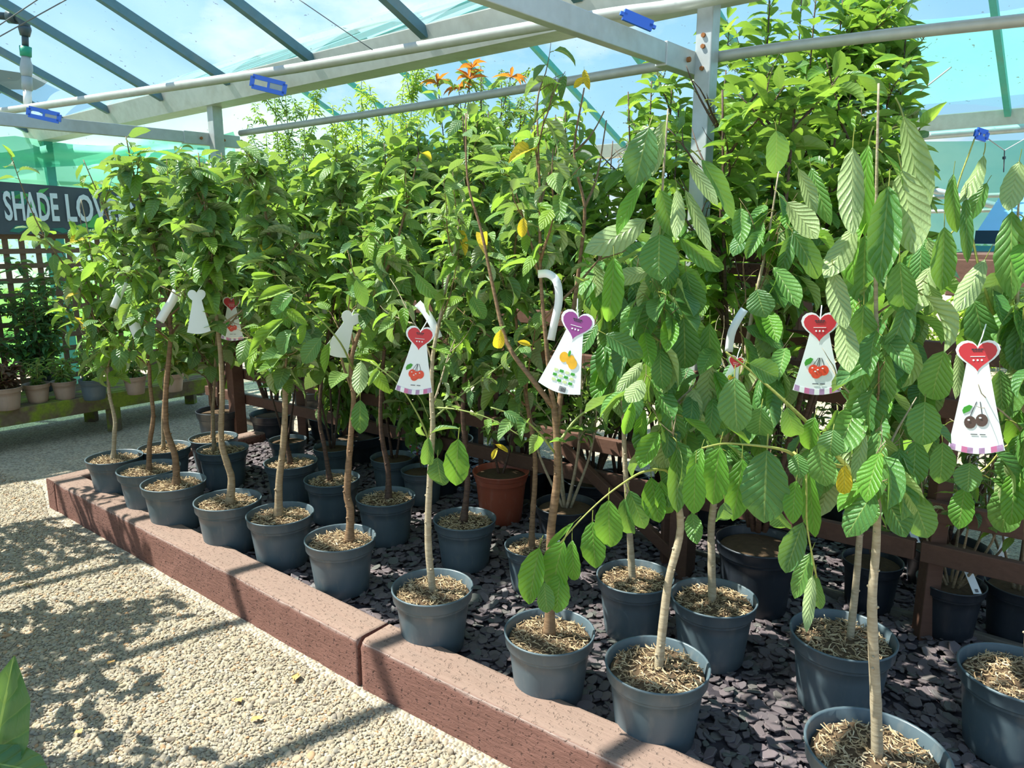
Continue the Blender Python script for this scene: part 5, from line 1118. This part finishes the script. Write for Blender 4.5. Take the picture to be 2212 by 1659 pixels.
def hang_tag(top, bottom, wpx, Y, heartmat, fruit, label, hang, turn=0.0, heart_on=True):
    """top = heart centre px, bottom = foot px"""
    a = ony(*top, Y); b = ony(*bottom, Y); zc = (a - EYE).dot(FW); d = (a - b); Ln = d.length; d.normalize()
    n = (EYE - a).normalized(); n.rotate(Matrix.Rotation(turn, 3, 'Z')); n = (n - d * n.dot(d)).normalized(); x = d.cross(n)
    W = wpx * zc / F_PX; hs = W * .70
    t = thing('heart_tag', a, label, 'tag', 'hanging heart tags')
    M = Matrix(((x.x, d.x, n.x, a.x), (x.y, d.y, n.y, a.y), (x.z, d.z, n.z, a.z), (0, 0, 0, 1)))
    flat('tag_card', tag_body(W * .34, W, Ln * .955, hs), 'tag_white', M, t)
    flat('heart_border', heart(0, 0, hs * 1.16), 'tag_white', M, t, .0004)
    if heart_on: flat('heart', heart(0, -hs * .01, hs * 1.0), heartmat, M, t, .0011)
    H = Ln
    for k, (yy, ww, hh, mt) in enumerate([(.13, .30, .035, 'print_ink'), (.05, .36, .016, 'tag_white'), (.085, .24, .02, 'print_ink')]):
        if not heart_on: continue
        if mt == 'print_ink':
            for j in range(4): x0 = (-ww / 2 + ww * j / 4) * hs; flat('print_line', [(x0, yy * hs), (x0 + ww * hs * .20, yy * hs), (x0 + ww * hs * .20, (yy + hh) * hs), (x0, (yy + hh) * hs)], mt, M, t, .0018)
        else: flat('print_line', [(-ww / 2 * hs, yy * hs - .12 * hs), (ww / 2 * hs, yy * hs - .12 * hs), (ww / 2 * hs, (yy + hh) * hs - .12 * hs), (-ww / 2 * hs, (yy + hh) * hs - .12 * hs)], mt, M, t, .0018)
    for j in ((-1, 0, 1) if heart_on else ()): flat('print_dot', circ(j * hs * .10, -hs * .17, hs * .028, n=8), 'tag_white', M, t, .0018)
    cy = -H * .66
    if fruit in ('red', 'dark'):
        fm = 'print_red' if fruit == 'red' else 'print_dark'; rr0 = W * .115
        cs = [(-.09, .02), (.02, -.02), (.12, .01), (-.03, -.06)] if fruit == 'red' else [(-.11, -.04), (.09, .01)]
        if fruit == 'dark': rr0 = W * .135
        for q, (fx, fy) in enumerate(cs):
            flat('cherry_print', circ(fx * W, cy + fy * W, rr0 * (.9 if fruit == 'red' else .8), rr0), fm, M, t, .0012 + q * .0003)
            flat('highlight_print', circ(fx * W - rr0 * .2, cy + fy * W + rr0 * .4, rr0 * .18, rr0 * .12, 8), 'tag_white', M, t, .0030)
            p0, p1 = (fx * W, cy + fy * W + rr0), (fx * W * .3 + .03 * W, cy + H * .19)
            flat('stalk_print', [(p0[0] - .006 * W, p0[1]), (p0[0] + .006 * W, p0[1]), (p1[0] + .006 * W, p1[1]), (p1[0] - .006 * W, p1[1])], 'print_ink', M, t, .0009)
        c = (-.17 * W, cy + .24 * W) if fruit == 'dark' else (-.20 * W, cy + .2 * W)
        flat('leaf_print', [(c[0] - .06 * W, c[1] - .10 * W), (c[0] + .05 * W, c[1] - .04 * W), (c[0] + .10 * W, c[1] + .06 * W), (c[0] + .04 * W, c[1] + .09 * W), (c[0] - .05 * W, c[1] + .04 * W), (c[0] - .08 * W, c[1] - .03 * W)], 'print_green', M, t, .0012)
    elif fruit == 'gold':
        for q, (fx, fy) in enumerate([(-.08, .15), (.08, .12), (.15, .05)]): flat('fruit_print', circ(fx * W, cy + fy * W + .1 * W, W * .10, W * .12), 'print_gold', M, t, .0012 + q * .0003)
        flat('leaf_print', circ(.02 * W, cy + .36 * W, .03 * W, .07 * W), 'print_green', M, t, .002)
        for i in range(4):
            for j in range(3): flat('print_square', [( (-.22 + i * .13) * W + u_ * .09 * W, cy - (.10 + j * .11) * W + v_ * .06 * W) for u_, v_ in ((0, 0), (1, 0), (1, 1), (0, 1))], 'print_green' if (i + j) % 2 else 'print_pale', M, t, .0012)
        for i in range(9): flat('barcode_bar', [(.0 * W + i * .018 * W, cy - .52 * W), (.010 * W + i * .018 * W, cy - .52 * W), (.010 * W + i * .018 * W, cy - .40 * W), (i * .018 * W, cy - .40 * W)], 'print_ink', M, t, .0014)
    if fruit in ('red', 'dark'):
        for (x0, w_) in ((-.10, .12), (.06, .10)): flat('print_line', [(x0 * W, cy - .30 * W), ((x0 + w_) * W, cy - .30 * W), ((x0 + w_) * W, cy - .285 * W), (x0 * W, cy - .285 * W)], 'print_ink', M, t, .0014)
        N_ = 9
        for i in range(N_):      # blossom strip along the foot
            u0, u1 = i / N_, (i + 1) / N_; fx = lambda u: -W * .47 + W * .94 * u; fy = lambda u: -H * .955 - .10 * W * sin(pi * u)
            flat('blossom_print', [(fx(u0), fy(u0) + .004 * W), (fx(u1), fy(u1) + .004 * W), (fx(u1) * .97, fy(u1) + .13 * W), (fx(u0) * .97, fy(u0) + .13 * W)], ('print_lilac', 'tag_white', 'print_pink', 'print_lilac', 'tag_white')[i % 5], M, t, .0012)
    h = ony(*hang, Y + .02); MB().tube([a + d * hs * .2, (a + h) / 2 + V3((0, 0, .006)), h], .0016, 5).put('tie', 'tag_white', t)
    return t
plain('print_pale', (.62, .70, .35), .5)
def TY(k): return TREES[k][2]
hang_tag((907, 728), (893, 850), 82, TY('t7') - .12, 'heart_red', 'red', 'white cone tag with red heart and red cherries on the slender pale stem', (925, 690), .15)
hang_tag((1246, 700), (1206, 845), 98, TY('t8') - .10, 'heart_purple', 'gold', 'white cone tag with purple heart, golden fruit and barcode', (1248, 645), -.15)
hang_tag((1771, 703), (1764, 850), 100, TY('t10') + .22, 'heart_red', 'red', 'white cone tag with red heart and four red cherries beside the nearest tree', (1775, 660), .1)
hang_tag((2112, 765), (2108, 980), 108, TY('t11') - .05, 'heart_red', 'dark', 'large white tag with red heart and two dark cherries at the right', (2130, 700), .05)
hang_tag((757, 690), (722, 768), 62, TY('t6') - .06, 'heart_red', None, 'plain white tag back turned away among the leaves of the burred tree', (765, 670), .5, False)
hang_tag((425, 640), (430, 720), 50, TY('t4') - .10, 'heart_red', None, 'plain white tag back half hidden in the knotty front-row tree', (440, 610), .3, False)
hang_tag((500, 655), (502, 735), 48, TY('t4') + .12, 'heart_red', 'red', 'pale tag showing a red ring between the fourth and fifth front trees', (500, 630), -.2)
hang_tag((1590, 782), (1570, 850), 46, TY('t13') - .05, 'heart_red', 'gold', 'small tag with only its red heart showing below the white strap', (1600, 750), .2)
def strap(pts, wpx, Y, label, hang=None):
    """a white looped strap label: px centre line"""
    P = spline([ony(x, y, Y + dyy) for x, y, dyy in pts], 5); zc = (P[0] - EYE).dot(FW); W = wpx * zc / F_PX; vs, fs = [], []
    for i, p in enumerate(P):
        d = (P[min(i + 1, len(P) - 1)] - P[max(i - 1, 0)]).normalized(); n = (EYE - p).normalized(); q = d.cross(n).normalized()
        for s_ in (-1, 1):
            for e in (0, .0008): vs.append(p + q * s_ * W / 2 + n * e)
    for i in range(len(P) - 1):
        b = i * 4; c = b + 4; fs += [(b, b + 2, c + 2, c), (b + 1, c + 1, c + 3, b + 3), (b, c, c + 1, b + 1), (b + 2, b + 3, c + 3, c + 2)]
    k = (len(P) - 1) * 4; fs += [(0, 1, 3, 2), (k, k + 2, k + 3, k + 1)]
    return props(place('strap_label', mesh('strap_label', vs, fs, 'white_plastic', True)), label, 'label', 'white strap labels')
strap([(1162, 592, 0), (1185, 592, -.02), (1203, 610, -.03), (1207, 650, -.03), (1197, 700, -.02), (1190, 735, 0)], 17, TY('t8') - .02, 'white strap label curling from the multi-branched tree')
strap([(902, 655, 0), (918, 672, -.01), (935, 700, -.02), (948, 730, -.02)], 17, TY('t7') + .02, 'short white strap label above the red cherry tag')
strap([(1608, 668, 0), (1594, 690, -.01), (1580, 720, -.01), (1574, 760, 0)], 17, TY('t13') - .12, 'bright white strap label left of the middle cherry tag')
strap([(1424, 645, 0), (1416, 670, 0), (1408, 700, 0)], 14, TY('t9') + .03, 'narrow white strap behind the upright cherry shoot')
strap([(382, 628, 0), (372, 650, 0), (358, 672, 0), (345, 694, 0)], 18, TY('t3') - .14, 'sunlit white strap label on the third fruit tree')
strap([(270, 610, 0), (258, 635, 0), (245, 665, 0)], 15, TY('t2') - .14, 'thin white strap label on the second fruit tree')
strap([(292, 670, 0), (290, 700, 0), (300, 728, 0)], 22, TY('t2') - .10, 'white label card glinting low in the second fruit tree')
strap([(705, 625, 0), (700, 660, 0), (702, 678, 0)], 10, 4.1, 'small white label with an orange mark behind the burred tree')
def stick_label(x0, y0, x1, y1, wpx, zc_Y, label):
    a = ony(x0, y0, zc_Y); b = ony(x1, y1, zc_Y - .04); z = (a - EYE).dot(FW); t = thing('stick_label', b, label, 'label', 'white stick labels at right')
    MB().beam(a, b, wpx * z / F_PX, .0015, RT).put('label_blade', 'white_plastic', t)
    for k in range(3):
        c = b.lerp(a, .10 + .05 * k) - FW * .002; MB().box(c, .012, .0006, .003, RT, FW, UP).put('print_mark', 'print_ink', t)
Y31 = potpos(2054, 1263, 134, H=.24)[0].y
stick_label(2092, 1235, 2112, 1283, 18, Y31 - .06, 'white label leaning out of the many-stemmed bush pot')
stick_label(2182, 1150, 2155, 1215, 20, Y31 + .02, 'white stick label behind the lower rail at the right edge')
stick_label(1970, 1145, 1980, 1172, 16, Y31 + .25, 'white stick label beyond the fence below the two hanging leaves')
# red label stuck beside the fruit bush
rl = thing('red_label', ony(900, 985, 4.55), 'red plastic label stake by the mossy pots', 'label')
a = ony(878, 962, 4.5); b = ony(902, 968, 4.5); c = ony(900, 1003, 4.5)
MB().beam(a, b, .02, .012, FW).put('label_head', 'red_plastic', rl); MB().beam(b, c, .022, .008, FW).put('label_stake', 'red_plastic', rl)
for (x, y, lab) in [(1700, 1120, '')]: pass
tp = thing('pot_saucer', onz(1780, 1085, GZ), 'small black pot tipped over on the sunlit gravel beyond the fence', 'pot')
c = onz(1782, 1105, GZ); M = Matrix.Translation(c + V3((0, 0, .06))) @ Matrix.Rotation(1.35, 4, 'Y') @ Matrix.Diagonal((.45, .45, .45, 1)); place('pot_shell', POTM['black'], tp, M)
